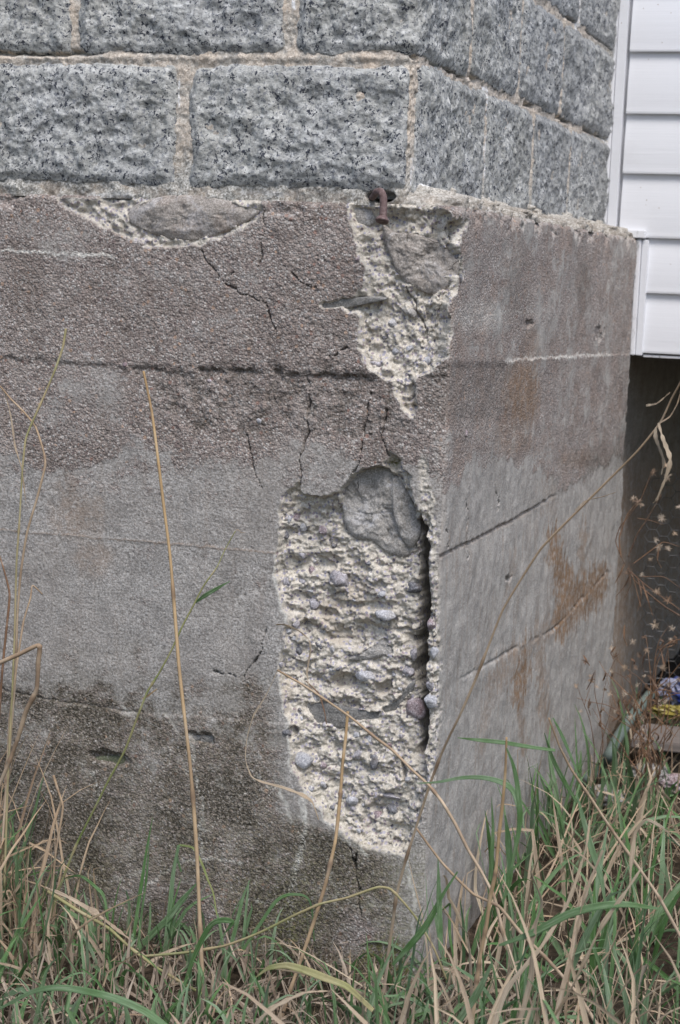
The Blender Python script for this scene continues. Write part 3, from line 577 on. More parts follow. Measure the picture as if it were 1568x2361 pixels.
# sloping bed of mortar onto the wider concrete ledge
H-=ss(ZB+.012,ZTOP-.002,Z+fm*.014+fbm(S*9,Z*9,2,53)*.012)*(.084*ss(-.02,.06,S)*.93+.003*ss(.0,-.04,S))
hole=ss(0,.35,ell(MX,MY,878,453,36,15)); H+=.09*hole
H+=.02*ss(0,.5,ell(MX,MY,1027,196,16,8,.3))+.015*ss(0,.5,ell(MX,MY,955,132,14,7,.4))
grey=np.clip(ss(1.40,1.33,Z+fm*.02)+(S>.06)*ss(1.34,1.30,Z)*.6+ss(1.3,1.6,S),0,1)*np.where(S<-.02,1,.75)
grey=np.maximum(grey,.6*ss(.0,.7,fm+.3)*(S<.0))
vj=[(s_right(q,r_),lo,hi) for q,r_,lo,hi in [(1118,300,ZB,ZJ1),(1226,350,ZB,ZJ1),(1310,400,ZB,ZJ1),(1082,150,ZJ1,ZJ2),(1195,160,ZJ1,ZJ2),(1293,200,ZJ1,ZJ2),(1335,30,ZJ2,ZJ2+.2)]]
for js,lo,hi in vj: H-=.0065*np.exp(-((S-js)/.0055)**2)*(Z>lo)*(Z<hi)*(.8+.6*fm)
for z_ in (ZJ1,ZJ2): H+=.016*np.exp(-((Z-z_-.0085-fm*.004)/.0035)**2)*ss(.05,.45,fbm(S*7,Z*0+z_,3,19)+.25*(S>.05))
pale=np.zeros_like(S)
for pts,wd,a in [([(1120,205),(1128,290),(1118,330),(1120,450)],7,1),([(978,165),(970,215)],10,.9),([(962,370),(958,420)],10,.85),([(1400,170),(1392,470)],6,.8),([(676,0),(676,20)],6,1),([(413,185),(413,240)],3,.9),([(560,445),(700,448)],6,.3),([(100,455),(300,450)],8,.4),([(1000,470),(1060,490)],8,.4),([(1335,0),(1330,70)],5,.7)]:
    pale=np.maximum(pale,a*ss(wd,wd*.4,polyline_d(MX+fm*5,MY+ff*5,pts)))
mesh('mortar',gsurf(S,Z,H),grid_faces(len(mz),len(ms)),MM,gr,attrs=dict(grey=grey,pale=pale,dirt=np.clip(ss(ZB+.012,ZB-.006,Z+fm*.01)*(.45+.35*(S>.15)+fm*.6),0,1)))
# =================================================================== tubes and ribbons
def catmull(pts,n=8,tau=.5):
    P_=[np.array(p,float) for p in pts]; P_=[2*P_[0]-P_[1]]+P_+[2*P_[-1]-P_[-2]]; out=[]
    for i in range(1,len(P_)-2):
        p0,p1,p2,p3=P_[i-1:i+3]
        for t in np.linspace(0,1,n,endpoint=False): out.append(p1*(2*t**3-3*t*t+1)+p2*(3*t*t-2*t**3)+tau*(p2-p0)*(t**3-2*t*t+t)+tau*(p3-p1)*(t**3-t*t))
    out.append(P_[-2]); return np.array(out)
def frames(Q):
    T=np.gradient(Q,axis=0); T/=np.linalg.norm(T,axis=1)[:,None]+1e-9
    N=[];n=nz(np.cross(T[0],[.13,.9,.2]))
    for t in T:
        n=n-t*np.dot(n,t); n=n/(np.linalg.norm(n)+1e-9); N.append(n)
    N=np.array(N); return T,N,np.cross(T,N)
def tube(name,Q,r,mat,parent=None,nodes=(),seg=8,tint=0.,smooth_pts=True):
    Q=catmull(Q,8,.3); L=np.linspace(0,1,len(Q)); rad=np.interp(L,np.linspace(0,1,len(r)),r)
    nodes=tuple(nodes)+((.87,) if len(nodes) else ()); ndk=np.zeros(len(L))
    for nd in nodes: rad=rad*(1+.45*np.exp(-((L-nd)/.008)**2))*(1-.10*(L<nd)*(L>nd-.12)); ndk+=np.exp(-((L-nd-.004)/.012)**2)
    T,N,B=frames(Q); an=np.linspace(0,2*math.pi,seg,endpoint=False)
    V=Q[:,None]+rad[:,None,None]*(np.cos(an)[None,:,None]*N[:,None]+np.sin(an)[None,:,None]*B[:,None]); nk=len(Q)
    fs=[(j*seg+i,j*seg+(i+1)%seg,(j+1)*seg+(i+1)%seg,(j+1)*seg+i) for j in range(nk-1) for i in range(seg)]
    fs+=[tuple(range(seg))[::-1],tuple((nk-1)*seg+i for i in range(seg))]
    t=np.repeat(1-L,seg); ti=np.repeat(np.clip(tint+.45*fbm(L*9+tint*50,L*0,3,3)+.8*ndk,0,1),seg)
    return mesh(name,V.reshape(-1,3),fs,mat,parent,attrs=dict(t=t,tint=ti))
def ribbon(name,Q,wd,mat,parent=None,fold=.25,face=None,tint=.2,twist=0.):
    Q=catmull(Q,10,.3 if mat is not M_GREEN else .5); L=np.linspace(0,1,len(Q)); w_=np.interp(L,np.linspace(0,1,len(wd)),wd)
    dead=mat in (M_PINK,M_TAN); sdn=tint*97+len(Q)
    if dead: w_=w_*(.62+.5*fbm(L*9+sdn,L*0,3,8)); twist=twist+1.1*math.sin(sdn*3)
    T=np.gradient(Q,axis=0); T/=np.linalg.norm(T,axis=1)[:,None]+1e-9
    f_=np.array(face if face is not None else CAM-Q.mean(0)); f_=nz(f_)
    side=np.cross(T,f_); side/=np.linalg.norm(side,axis=1)[:,None]+1e-9
    up_=np.cross(side,T); a=twist*L+(.5*fbm(L*5+sdn,L*0,2,12) if dead else 0); sd_=side*np.cos(a)[:,None]+up_*np.sin(a)[:,None]; ud=np.cross(sd_,T)
    cols=[];
    for q in (-1,-.5,0,.5,1): cols.append(Q+sd_*(w_*q/2)[:,None]+ud*(w_*fold*abs(q)*.5)[:,None])
    th=.0004; back=[c_-ud*th for c_ in cols[::-1]]; allc=cols+back; k=len(allc); V=np.stack(allc,1).reshape(-1,3); nk=len(Q)
    fs=[(j*k+i,j*k+(i+1)%k,(j+1)*k+(i+1)%k,(j+1)*k+i) for j in range(nk-1) for i in range(k)]
    return mesh(name,V,fs,mat,parent,attrs=dict(u=np.tile(np.array([-1,-.5,0,.5,1,1,.5,0,-.5,-1])+sdn,nk),t=np.repeat(L,k),tint=np.repeat(np.clip(tint+.3*fbm(L*6+tint*31,L*0,2,5),0,1),k)))
def PP(pts,y0,y1=None):                                 # measured outline -> points on planes y0..y1 in front of the wall
    n=len(pts); y1=y0 if y1 is None else y1
    return [onY(p[0],p[1],(p[2] if len(p)>2 else y0+(y1-y0)*i/(n-1))) for i,p in enumerate(pts)]
# ---- nail
nail=thing('bent_nail','thick rusty nail bent downwards out of a hole below the granite','nail')
def mat_rust():
    k=NM('rusty_iron',.75,.4); n=k.noise(160,4,.7)
    return k.done(k.ramp(n,[(.3,(.075,.042,.036)),(.55,(.15,.10,.095)),(.75,(.26,.20,.19))]),k.bump(n,.5,.001))
MR=mat_rust(); 
tube('shank',[onY(852,462,.05),onY(862,452,.0),onY(868,443,-.018),onY(878,442,-.028),onY(884,455,-.032),onY(884,480,-.034),onY(883,502,-.036)],[.0048,.0055,.006,.006,.0062],MR,nail,seg=14)
hc=onY(882,506,-.037); ax=nz(np.array([-.02,-.45,-1])); T_=nz(np.cross(ax,[0,1,0])); B_=np.cross(ax,T_)
V=[];prof=[(.0055,-.006),(.0095,-.001),(.0108,.001),(.0108,.003),(.0098,.0042),(.003,.0046),(.0015,.004)]
for r_,h_ in prof:
    for i in range(28): a=i/28*6.2832; rr2=r_*(1+.04*math.sin(3*a)); V.append(hc+ax*h_+T_*rr2*math.cos(a)+B_*rr2*math.sin(a))
fs=[(j*28+i,j*28+(i+1)%28,(j+1)*28+(i+1)%28,(j+1)*28+i) for j in range(len(prof)-1) for i in range(28)]+[tuple(range(28))[::-1],tuple(6*28+i for i in range(28))]
mesh('nail_head',V,fs,MR,nail)
# =================================================================== VINYL SIDED WALL
YS=1.72
sid=thing('vinyl_sided_wall','white vinyl clapboard wall meeting the granite at the right edge','sided wall')
def zs(py,px=1500): return onY(px,py,YS)[2]
lines=[815,677,550,403,265,122]; zl=[zs(q) for q in lines]; pitch=(zl[-1]-zl[1])/4
zl=[zl[0],zl[1],zl[2],zl[3],zl[4],zl[5]]+[zl[5]+pitch*i for i in (1,2,3)]
XR=3.2
for i in range(8):
    x0=onY(1468,700,YS)[0]+.02 if i<2 else onY(1412,500,YS)[0]+.022
    za,zb=zl[i],zl[i+1]; h=zb-za
    pr=[(0.0,.004),(-.013,.004),(-.0165,.0015),(-.0172,.006)]+[(-.0165+.0125*t_**1.25-.0022*math.sin(t_*3.14),.006+(h-.006)*t_+.003*t_) for t_ in np.linspace(.08,1,9)]+[(.003,h+.003)]
    V=[(x_,YS+a,za+b) for x_ in np.linspace(x0,XR,2) for a,b in pr]; k=len(pr)
    fs=[(j,j+1,k+j+1,k+j) for j in range(k-1)]+[tuple(range(k))[::-1],tuple(range(k,2*k))]
    mesh('siding_panel',V,fs,MV,sid,smooth=False)
xa=onY(1386,530,YS)[0]; xb=onY(1424,530,YS)[0]
z_a=zs(528); ztp=zl[-1]
def part(name,b,mat,par): return mesh(name,*b,mat,par,smooth=False)
def jch(x0,x1,z0,z1):      # channel: outer flange, slot, inner lip
    part('trim_channel',box(x0,x0+(x1-x0)*.42,YS-.030,YS+.004,z0,z1,.002),MT,sid); part('trim_channel',box(x0+(x1-x0)*.42+.001,x1,YS-.024,YS+.002,z0,z1+.0,.0015),MV,sid)
jch(xa,xb,z_a,ztp)
part('trim_flashing',box(xa-.004,onY(1493,545,YS)[0],YS-.036,YS-.001,zs(549,1440),zs(529,1440)-.002,.002),MT,sid)
jch(onY(1463,700,YS)[0],onY(1491,700,YS)[0],zs(820),zs(552)-.002)
part('starter_strip',box(onY(1491,700,YS)[0]+.001,XR,YS-.012,YS+.02,zs(820)-.004,zs(817)-.001,.001),MT,sid)
part('sheathing',box(xa+.02,XR,YS+.006,YS+.12,zs(817)+.012,ztp-.004),MT,sid)
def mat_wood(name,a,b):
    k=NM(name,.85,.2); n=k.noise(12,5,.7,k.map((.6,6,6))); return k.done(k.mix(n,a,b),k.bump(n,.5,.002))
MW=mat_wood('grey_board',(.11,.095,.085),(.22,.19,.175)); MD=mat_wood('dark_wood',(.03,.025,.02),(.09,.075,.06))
part('unseen_floor_deck',box(.0-.04,XR,YS+.125,4.6,zs(817)+.02,zs(817)+.10),MD,sid)  # unseen floor, added and sized to keep light out of the gap below
# =================================================================== under-house clutter
def gp(px,py,z=0.): d=ray(px,py); t=(z-CAM[2])/d[2]; return CAM+d*t
# chicken wire
V=[];fs=[];cell=.019; cw_=[]
wx0,wz0=onY(1478,1700,2.0)[0],0.02
wire=thing('wire_netting','rusty hexagonal chicken wire hanging in the dark gap under the siding','wire netting')
cols_,rows_=26,20; segs=set()
for i in range(cols_):
    for j in range(rows_):
        cx_=wx0+i*cell*1.5; cz_=wz0+j*cell*1.732+(i%2)*cell*.866
        pts=[(round(cx_+cell*math.cos(k*math.pi/3),4),round(cz_+cell*math.sin(k*math.pi/3),4)) for k in range(6)]
        for k in range(6): segs.add(tuple(sorted((pts[k],pts[(k+1)%6]))))
VV=[];FF=[]
for (a,b) in segs:
    def q(p): x_,z_=p; return np.array([x_,2.0+.05*math.sin(x_*7)+.04*math.sin(z_*9+x_*5),z_])
    A,B=q(a),q(b); t=nz(B-A+1e-9); n1=nz(np.cross(t,[0,1,.1])); n2=np.cross(t,n1); k0=len(VV)
    for Pt in (A,B):
        for c_ in range(4): an=c_*math.pi/2; VV.append(Pt+.0008*(math.cos(an)*n1+math.sin(an)*n2))
    FF+=[(k0+i,k0+(i+1)%4,k0+4+(i+1)%4,k0+4+i) for i in range(4)]
k=NM('galvanised_wire',.5,.5); k.b.inputs['Metallic'].default_value=.6; mw=k.done(k.ramp(k.noise(20),[(.4,(.07,.065,.06)),(.6,(.16,.16,.165))]))
mesh('netting',VV,FF,mw,wire,smooth=False)
# board and beam lying by the opening
bd=gp(1500,1720,.06)
b1=tag(mesh('plank',*box(bd[0]-.045,bd[0]+1.3,bd[1]-.02,bd[1]+.16,.055,.078,.003),MW,smooth=False),'weathered grey brown plank lying flat under the siding','plank')
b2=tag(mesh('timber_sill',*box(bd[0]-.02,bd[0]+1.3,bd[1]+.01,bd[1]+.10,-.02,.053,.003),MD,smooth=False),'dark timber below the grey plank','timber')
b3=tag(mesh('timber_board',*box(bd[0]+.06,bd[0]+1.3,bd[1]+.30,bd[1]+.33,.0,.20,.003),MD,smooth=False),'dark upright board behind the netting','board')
# pipe
hp=tube('hose',[gp(1352,1800,.02),gp(1385,1765,.03),onY(1405,1740,1.35),onY(1425,1700,1.45),onY(1455,1655,1.6),onY(1500,1600,1.75)],[.013,.013,.013],mat_wood('green_hose',(.08,.105,.095),(.15,.18,.16)),seg=12); tag(hp,'grey green hose curving up beside the wall foot','hose')
# litter
k=NM('blue_plastic',.35,.5); mb=k.done(k.mix(k.step(k.noise(14,3,.6),.5,.6),(.015,.03,.15),(.18,.19,.26)))
k=NM('yellow_plastic',.4,.5); my=k.done(k.mix(k.noise(20),(.28,.22,.04),(.2,.17,.05)))
lt=thing('crumpled_bag','crumpled blue and yellow plastic bag at the right edge under the house','litter')
cb=onY(1578,1596,1.9)
def crumple(c,rx,ry,rz,seed,amp=.3):
    bm=bmesh.new(); bmesh.ops.create_icosphere(bm,subdivisions=4,radius=1); bm.verts.index_update()
    V=np.array([v.co[:] for v in bm.verts]); Fc=[[v.index for v in f.verts] for f in bm.faces]; bm.free()
    n=np.abs(fbm(V[:,0]*2+V[:,1]*1.4+seed,V[:,2]*2-V[:,1]*1.1,4,seed,.65)); V=V*(1-n*amp*1.4)[:,None]*np.array([rx,ry,rz])+c; return V,Fc
mesh('bag_body',*crumple(cb,.075,.05,.045,3,.5),mb,lt,smooth=False); mesh('bag_fold',*crumple(cb+np.array([.0,-.045,-.045]),.09,.04,.02,6,.5),my,lt,smooth=False)
# loose stones at the wall foot
def rock(px,py,z_,r,mat,label):
    c=gp(px,py,z_); tag(mesh('rubble_stone',*crumple(c,r,r*.8,r*.55,int(px),.35),mat),label,'stone')
rock(1395,1835,.02,.05,S_GREY,'grey rubble stone at the foot of the right wall'); rock(1500,1790,.02,.06,S_SLATE,'dark rubble stone in front of the plank'); rock(1560,1810,.02,.05,P_RED,'reddish rubble stone beside the plank')
#GRASS
# =================================================================== single stalks and blades
def stalk(label,pts,y0,y1,r,mat,nodes=(),leaves=(),cat='grass stalk',name='grass_stalk',group=None,tint=.2,blades=()):
    """pts from tip to base; r radii tip..base in metres"""
    if not leaves:
        o=tube(name,PP(pts,y0,y1),r,mat,None,nodes,tint=tint); return tag(o,label,cat,group)
    t=thing(name,label,cat,group); tube('stem',PP(pts,y0,y1),r,mat,t,nodes,tint=tint)
    for lp,ly,lw,lm in leaves: ribbon('leaf',PP(lp,ly),lw,lm,t,tint=tint)
    return t
def blade(label,pts,y0,y1,wd,mat,cat='grass',name='grass_shoot',tint=.2,twist=0.,fold=.25):
    return tag(ribbon(name,PP(pts,y0,y1),wd,mat,None,tint=tint,twist=twist,fold=fold),label,cat)
mm=.001
stalk('tall straight ochre stalk left of centre, cut off blunt at its tip',[(331,856),(350,950),(362,1040),(378,1170),(392,1280),(402,1400),(412,1530),(424,1640),(438,1760),(448,1880),(455,1990),(460,2110),(466,2240),(478,2420)],-.10,-.22,[2.0*mm,2.6*mm,3.0*mm,3.4*mm,3.6*mm],M_OCHRE,(.36,.66),tint=.1)
stalk('thin leaning stalk, green in the middle and straw below, with two small leaves',[(543,1224),(520,1265),(500,1308),(470,1350),(445,1398),(420,1445),(395,1500),(365,1555),(340,1595),(318,1650),(288,1730),(250,1800),(215,1870),(175,1950),(140,2040),(100,2160)],-.05,-.12,[.8*mm,1.5*mm,1.9*mm,2*mm,2.2*mm],M_YG,(.15,.5),
  [([(447,1393),(470,1375),(500,1357),(530,1340)],-.055,[1*mm,7*mm,6*mm,1*mm],M_GREEN),([(326,1612),(340,1605),(362,1588)],-.08,[1*mm,4*mm,1*mm],M_OCHRE),([(543,1222),(550,1222),(556,1228),(566,1228)],-.05,[2*mm,1.6*mm,.5*mm],M_TAN)],tint=.3)
stalk('short brown banded stalk in front of the broken aggregate',[(802,1640),(797,1700),(790,1760),(785,1830),(778,1900),(772,1945),(750,2040),(722,2130),(695,2210),(660,2310),(630,2420)],-.10,-.20,[2.4*mm,3*mm,3.2*mm,3.4*mm],M_OCHRE,(.3,.55),tint=.3)
stalk('long stalk arching up to the right edge with pale ribbon leaves',[(1600,820),(1570,880),(1548,920),(1522,975),(1470,1040),(1400,1110),(1330,1180),(1250,1262),(1205,1330),(1160,1405),(1130,1480),(1095,1570),(1060,1650),(1035,1700),(1015,1745),(990,1812),(965,1890),(935,1985),(915,2060),(905,2130),(890,2240),(872,2420)],-.35,-.12,[1.2*mm,1.6*mm,1.9*mm,2.4*mm,2.9*mm],M_TAN,(.5,.68,.8),
  [([(1522,975),(1545,960),(1562,930),(1575,880)],-.34,[3*mm,2.5*mm,2*mm],M_TAN),([(1518,975),(1528,1010),(1545,1060),(1535,1100),(1515,1150),(1506,1160)],-.34,[3*mm,10*mm,9*mm,6*mm,3*mm],M_PINK),([(1512,985),(1512,1010),(1530,1060),(1525,1095)],-.33,[3*mm,9*mm,6*mm,3*mm],M_PINK),([(1490,935),(1515,930),(1545,905)],-.33,[5*mm,3*mm,2*mm],M_PINK),([(1325,1178),(1350,1155),(1390,1145),(1420,1135)],-.3,[2*mm,2*mm,1*mm],M_TAN)],tint=.3)
stalk('bent tan straw folded at its top and falling to the lower right',[(640,1545),(665,1560),(700,1580),(760,1620),(810,1655),(865,1700),(905,1730),(950,1775),(990,1812),(1020,1850),(1050,1900),(1080,1960),(1110,2010),(1140,2070),(1160,2150),(1190,2250),(1210,2420)],-.12,-.30,[1.6*mm,2.2*mm,2.6*mm,3*mm],M_TAN,(.3,.52,.8),
  [([(640,1546),(615,1600),(585,1650),(570,1700),(566,1750),(580,1790),(605,1803),(650,1815),(695,1832),(720,1850),(735,1890)],-.12,[2*mm,3*mm,2.4*mm,3*mm,7*mm,8*mm,2*mm],M_PINK),([(712,1582),(708,1550),(716,1500),(712,1475),(690,1455),(655,1440),(636,1440)],-.13,[3*mm,4*mm,5*mm,3*mm,3*mm,6*mm,2*mm],M_PINK),([(705,1570),(735,1600),(748,1640),(753,1670)],-.11,[2*mm,2.6*mm,2*mm,1*mm],M_WEED)],tint=.35)
stalk('thick upright cane with green top at the right',[(1168,1700),(1165,1780),(1158,1860),(1150,1930),(1143,2010),(1130,2070),(1122,2130),(1108,2200),(1098,2270),(1080,2430)],-.45,-.42,[1.5*mm,2.6*mm,3*mm,3.3*mm,3.5*mm],M_OCHRE,(.45,.7,.82),
  [([(1168,1725),(1185,1770),(1195,1830),(1198,1900),(1180,2000)],-.46,[2*mm,6*mm,8*mm,4*mm],M_GREEN),([(1165,1880),(1172,1940),(1175,2020),(1160,2080)],-.44,[2*mm,9*mm,9*mm,3*mm],M_GREEN)],tint=.2)
stalk('straw with faded top leaning over the lower right grass',[(1265,1655),(1290,1720),(1315,1770),(1345,1815),(1375,1860),(1415,1920),(1465,1990),(1520,2070),(1580,2180)],-.3,-.2,[1.2*mm,2*mm,2.4*mm,2.6*mm],M_TAN,(.4,.6),[([(1275,1655),(1300,1705),(1335,1790)],-.3,[2*mm,5*mm,2*mm],M_GREEN)],tint=.3)
stalk('straw kinked twice at the lower right, rising to the left',[(960,1910),(1020,1990),(1090,2060),(1150,2090),(1200,2150),(1260,2210),(1330,2290),(1400,2400)],-.4,-.35,[1.5*mm,2.2*mm,2.6*mm,2.8*mm],M_TAN,(.4,.7),tint=.4)
stalk('long low straw crossing in front of the corner foot',[(1030,2260),(1000,2185),(962,2120),(930,2080),(900,2050),(870,2046),(800,2070),(740,2084),(680,2110),(600,2150),(520,2180),(430,2196),(330,2205)],-.16,-.2,[1.6*mm,2.*mm,2.2*mm,2.2*mm],M_YG,(.3,.6),tint=.7)
stalk('dry stalk with yellow green middle falling to the lower centre',[(110,2055),(180,2100),(250,2140),(300,2185),(360,2230),(410,2260),(480,2300),(560,2345),(640,2400)],-.2,-.25,[3*mm,2.6*mm,2.4*mm,2.4*mm],M_YG,(.4,.6),[([(105,2045),(160,2070),(220,2105),(265,2140),(305,2170)],-.2,[3*mm,11*mm,13*mm,10*mm,3*mm],M_PINK)],tint=.6)
stalk('tall pale thin stalk reaching highest at the left edge',[(152,758),(145,800),(128,850),(105,905),(85,950),(60,1010),(52,1080),(45,1200),(38,1300),(34,1450),(28,1600),(18,1800),(10,2050)],-.08,-.2,[2*mm,1.8*mm,1.6*mm,2*mm],M_YG,(.3,.6),tint=.8)
stalk('drooping bent straw forming a loop at the left edge',[(0,890),(25,920),(55,950),(82,985),(100,1040),(104,1075),(85,1150),(62,1230),(48,1320),(40,1420),(35,1560),(20,1750)],-.1,-.15,[1.4*mm,2*mm,2*mm,2.4*mm],M_TAN,(.4,),[([(10,900),(25,960),(35,1030),(50,1080),(60,1160)],-.1,[2*mm,5*mm,4*mm,2*mm],M_PINK)],tint=.4)
stalk('thick folded straw with a sharp elbow at the left edge',[(-40,1550),(0,1528),(45,1508),(90,1488),(88,1530),(84,1590),(60,1640),(42,1700),(20,1760),(-10,1830)],-.25,-.22,[3*mm,3.8*mm,4*mm,4*mm,3*mm],M_TAN,(.35,.6),tint=.7)
stalk('fine dry stem with a curled tip beside the left edge',[(98,1370),(75,1350),(70,1380),(55,1430),(45,1490),(35,1560),(22,1660),(15,1800),(5,1950)],-.12,-.2,[1*mm,1.6*mm,2*mm,2.2*mm],M_TAN,(.4,),tint=.5)
stalk('slender dry stem with a broken tip left of the grimy hollow',[(123,1788),(133,1820),(145,1860),(138,1910),(128,1970),(120,2060),(112,2160)],-.12,-.14,[2.4*mm,2*mm,1.8*mm,2*mm],M_TAN,(.3,),tint=.5)
stalk('dark rusty stem standing at the left edge',[(-5,1270),(8,1310),(22,1370),(15,1450),(5,1550),(-5,1700)],-.15,-.2,[1*mm,2*mm,2*mm],M_WEED,tint=.5)
GB=[('upright twin green blade in front of the left wall',[(352,1885),(338,1960),(326,2040),(314,2120),(300,2215)],-.06,-.10,[.8*mm,4*mm,6*mm,6*mm,5*mm],M_GREEN),
 ('narrow green blade close behind the twin blade',[(345,1930),(338,2020),(326,2110),(318,2190)],-.05,-.08,[.8*mm,4*mm,4*mm,4*mm],M_GREEN),
 ('dark green blade bent sharply at its top',[(418,2010),(408,1975),(412,1950),(400,2010),(392,2090),(384,2160),(378,2240)],-.06,-.09,[3*mm,5*mm,5*mm,8*mm,8*mm,7*mm],M_GREEN),
 ('yellowing blade arching right from the bent dark blade',[(412,1948),(445,1955),(465,1990),(480,2030),(492,2060),(500,2110)],-.06,-.07,[3*mm,4*mm,3*mm,2*mm],M_YG),
 ('broad bright green blade leaning right across the grimy wall',[(455,2035),(420,2075),(390,2115),(350,2155),(300,2210),(270,2260)],-.07,-.10,[2*mm,9*mm,11*mm,11*mm,8*mm,6*mm],M_GREEN),
 ('green blade left of the broad blade, pointed upright',[(192,2050),(205,2110),(215,2170),(228,2250)],-.08,-.10,[1*mm,7*mm,11*mm,9*mm],M_GREEN),
 ('small arching green blade at the lower left wall',[(150,2025),(185,2020),(220,2045),(240,2070),(250,2130)],-.07,-.1,[2*mm,5*mm,6*mm,3*mm],M_GREEN),
 ('green blade standing right of the ochre stalk',[(577,2028),(560,2070),(548,2120),(530,2190),(510,2260)],-.07,-.1,[1*mm,6*mm,7*mm,6*mm],M_GREEN),
 ('dark blade folded behind the green one near the centre',[(574,2030),(570,2070),(562,2150)],-.05,-.07,[1*mm,4*mm,4*mm],M_GREEN),
 ('green blade hooked over to the right at bottom centre',[(725,2170),(715,2080),(680,2062),(640,2075),(600,2130),(560,2190)],-.1,-.15,[2*mm,4*mm,6*mm,5*mm],M_GREEN),
 ('long arching bright blade across the bottom centre',[(590,2253),(620,2232),(660,2226),(700,2236),(750,2255),(800,2275),(860,2330)],-.5,-.5,[1*mm,7*mm,10*mm,11*mm,9*mm,6*mm],M_YG),
 ('drooping grey green blade at bottom centre left',[(520,2150),(535,2125),(490,2130),(450,2200),(420,2290)],-.25,-.25,[2*mm,9*mm,8*mm,5*mm],M_GREEN),
 ('horizontal green blade pointing left at the right wall foot',[(1055,1701),(1100,1706),(1160,1712),(1220,1722),(1280,1730)],-.35,-.3,[1*mm,6*mm,6*mm,4*mm],M_GREEN),
 ('long pale green blade pointing left past the corner',[(960,1806),(1010,1803),(1070,1793),(1130,1796),(1180,1820),(1200,1880)],-.4,-.4,[.8*mm,4*mm,6*mm,8*mm,6*mm],M_GREEN),
 ('broad green blade crossing the lower corner foot',[(905,2225),(945,2180),(985,2130),(1020,2065),(1055,2010)],-.5,-.5,[4*mm,9*mm,9*mm,5*mm,2*mm],M_GREEN),
 ('upright blurred green blade in front of the corner foot',[(1010,1980),(1012,2060),(1014,2130),(1016,2190)],-.5,-.5,[1*mm,7*mm,8*mm,6*mm],M_GREEN),
 ('leaning green blade right of the corner foot',[(1135,2220),(1100,2290),(1060,2350),(1030,2400)],-.5,-.5,[3*mm,10*mm,10*mm,6*mm],M_GREEN),
 ('tall green blade rising right of the cane',[(1255,1690),(1275,1750),(1300,1800),(1330,1850)],-.2,-.15,[1*mm,6*mm,7*mm,4*mm],M_GREEN),
 ('pale dead leaf curling upright in the lower right tangle',[(1200,2350),(1225,2250),(1230,2150),(1250,2080),(1225,2010),(1240,1980)],-.6,-.6,[10*mm,12*mm,11*mm,9*mm,6*mm,3*mm],M_PINK),
 ('wide dead leaf arching left in the lower right tangle',[(1480,2000),(1440,2060),(1390,2130),(1350,2210),(1310,2290),(1240,2400)],-.6,-.6,[3*mm,8*mm,10*mm,11*mm,9*mm],M_PINK),
 ('long dead leaf with a crooked top by the right edge',[(1568,1950),(1530,1910),(1490,1890),(1465,1920),(1455,1990),(1450,2070),(1420,2160),(1380,2260)],-.4,-.4,[2*mm,5*mm,9*mm,8*mm,6*mm,5*mm],M_PINK),
 ('blurred dead leaf hanging low in front of the right tangle',[(1390,1960),(1350,2060),(1330,2150),(1320,2230)],-.6,-.6,[4*mm,8*mm,10*mm,3*mm],M_PINK),
 ('grey dead blade sweeping across the right foreground',[(1130,2400),(1170,2280),(1250,2180),(1310,2080),(1350,1960),(1360,1890)],-.55,-.5,[9*mm,10*mm,8*mm,6*mm,3*mm],M_PINK),
 ('pale green blade lying across the right foreground',[(1150,2180),(1230,2150),(1320,2105),(1420,2085),(1520,2095)],-.6,-.6,[3*mm,9*mm,10*mm,9*mm,3*mm],M_GREEN),
 ('bright green blade upright inside the right tangle',[(1330,1830),(1345,1890),(1365,1960),(1385,2020),(1395,2080)],-.4,-.4,[1*mm,7*mm,9*mm,7*mm,3*mm],M_GREEN),
 ('pale dead blade curving up at the bottom centre',[(560,2400),(620,2330),(700,2290),(760,2285)],-.7,-.7,[6*mm,9*mm,8*mm,2*mm],M_PINK),
 ('green blade lying along the lower left corner',[(-10,2330),(100,2280),(220,2290),(330,2330),(420,2400)],-.6,-.6,[3*mm,9*mm,11*mm,9*mm],M_GREEN)]
for i,(lb,pts,a,b,wd,mt) in enumerate(GB): blade(lb,pts,a,b,wd,mt,tint=(i*37%100)/140,twist=(.6 if mt is M_PINK else .15))
# =================================================================== dried weeds by the right wall
def flower(parent,c,r,seed):
    rg=random.Random(seed); V=[];fs=[];T=[]
    n=rg.randint(10,15); ax=nz(np.array([rg.uniform(-.6,.6),-.6,rg.uniform(-.1,1)]))
    e1=nz(np.cross(ax,[.3,.2,1])); e2=np.cross(ax,e1)
    for i in range(n):
        a=i/n*6.283+rg.uniform(-.25,.25); el=rg.uniform(-.3,.7); l=r*rg.uniform(.75,1.15)
        d=nz(e1*math.cos(a)+e2*math.sin(a)+ax*el); sdv=nz(np.cross(d,ax)); wv=r*.085; k0=len(V)
        mid=c+d*l*.55+ax*r*.08
        for p in (c-sdv*wv*.6,c+sdv*wv*.6,mid+sdv*wv,c+d*l,mid-sdv*wv): V.append(p);T.append(0)
        V+= [mid-ax*r*.1]; T.append(0)
        fs+=[(k0,k0+1,k0+2,k0+3,k0+4),(k0,k0+5,k0+3,k0+4),(k0+1,k0+2,k0+3,k0+5)]
    return mesh('flower_head',V,fs,M_FLW,parent,smooth=False,attrs=dict(t=np.full(len(V),rg.random()),tint=np.full(len(V),rg.random()*(1.0 if rg.random()<.4 else .3))))
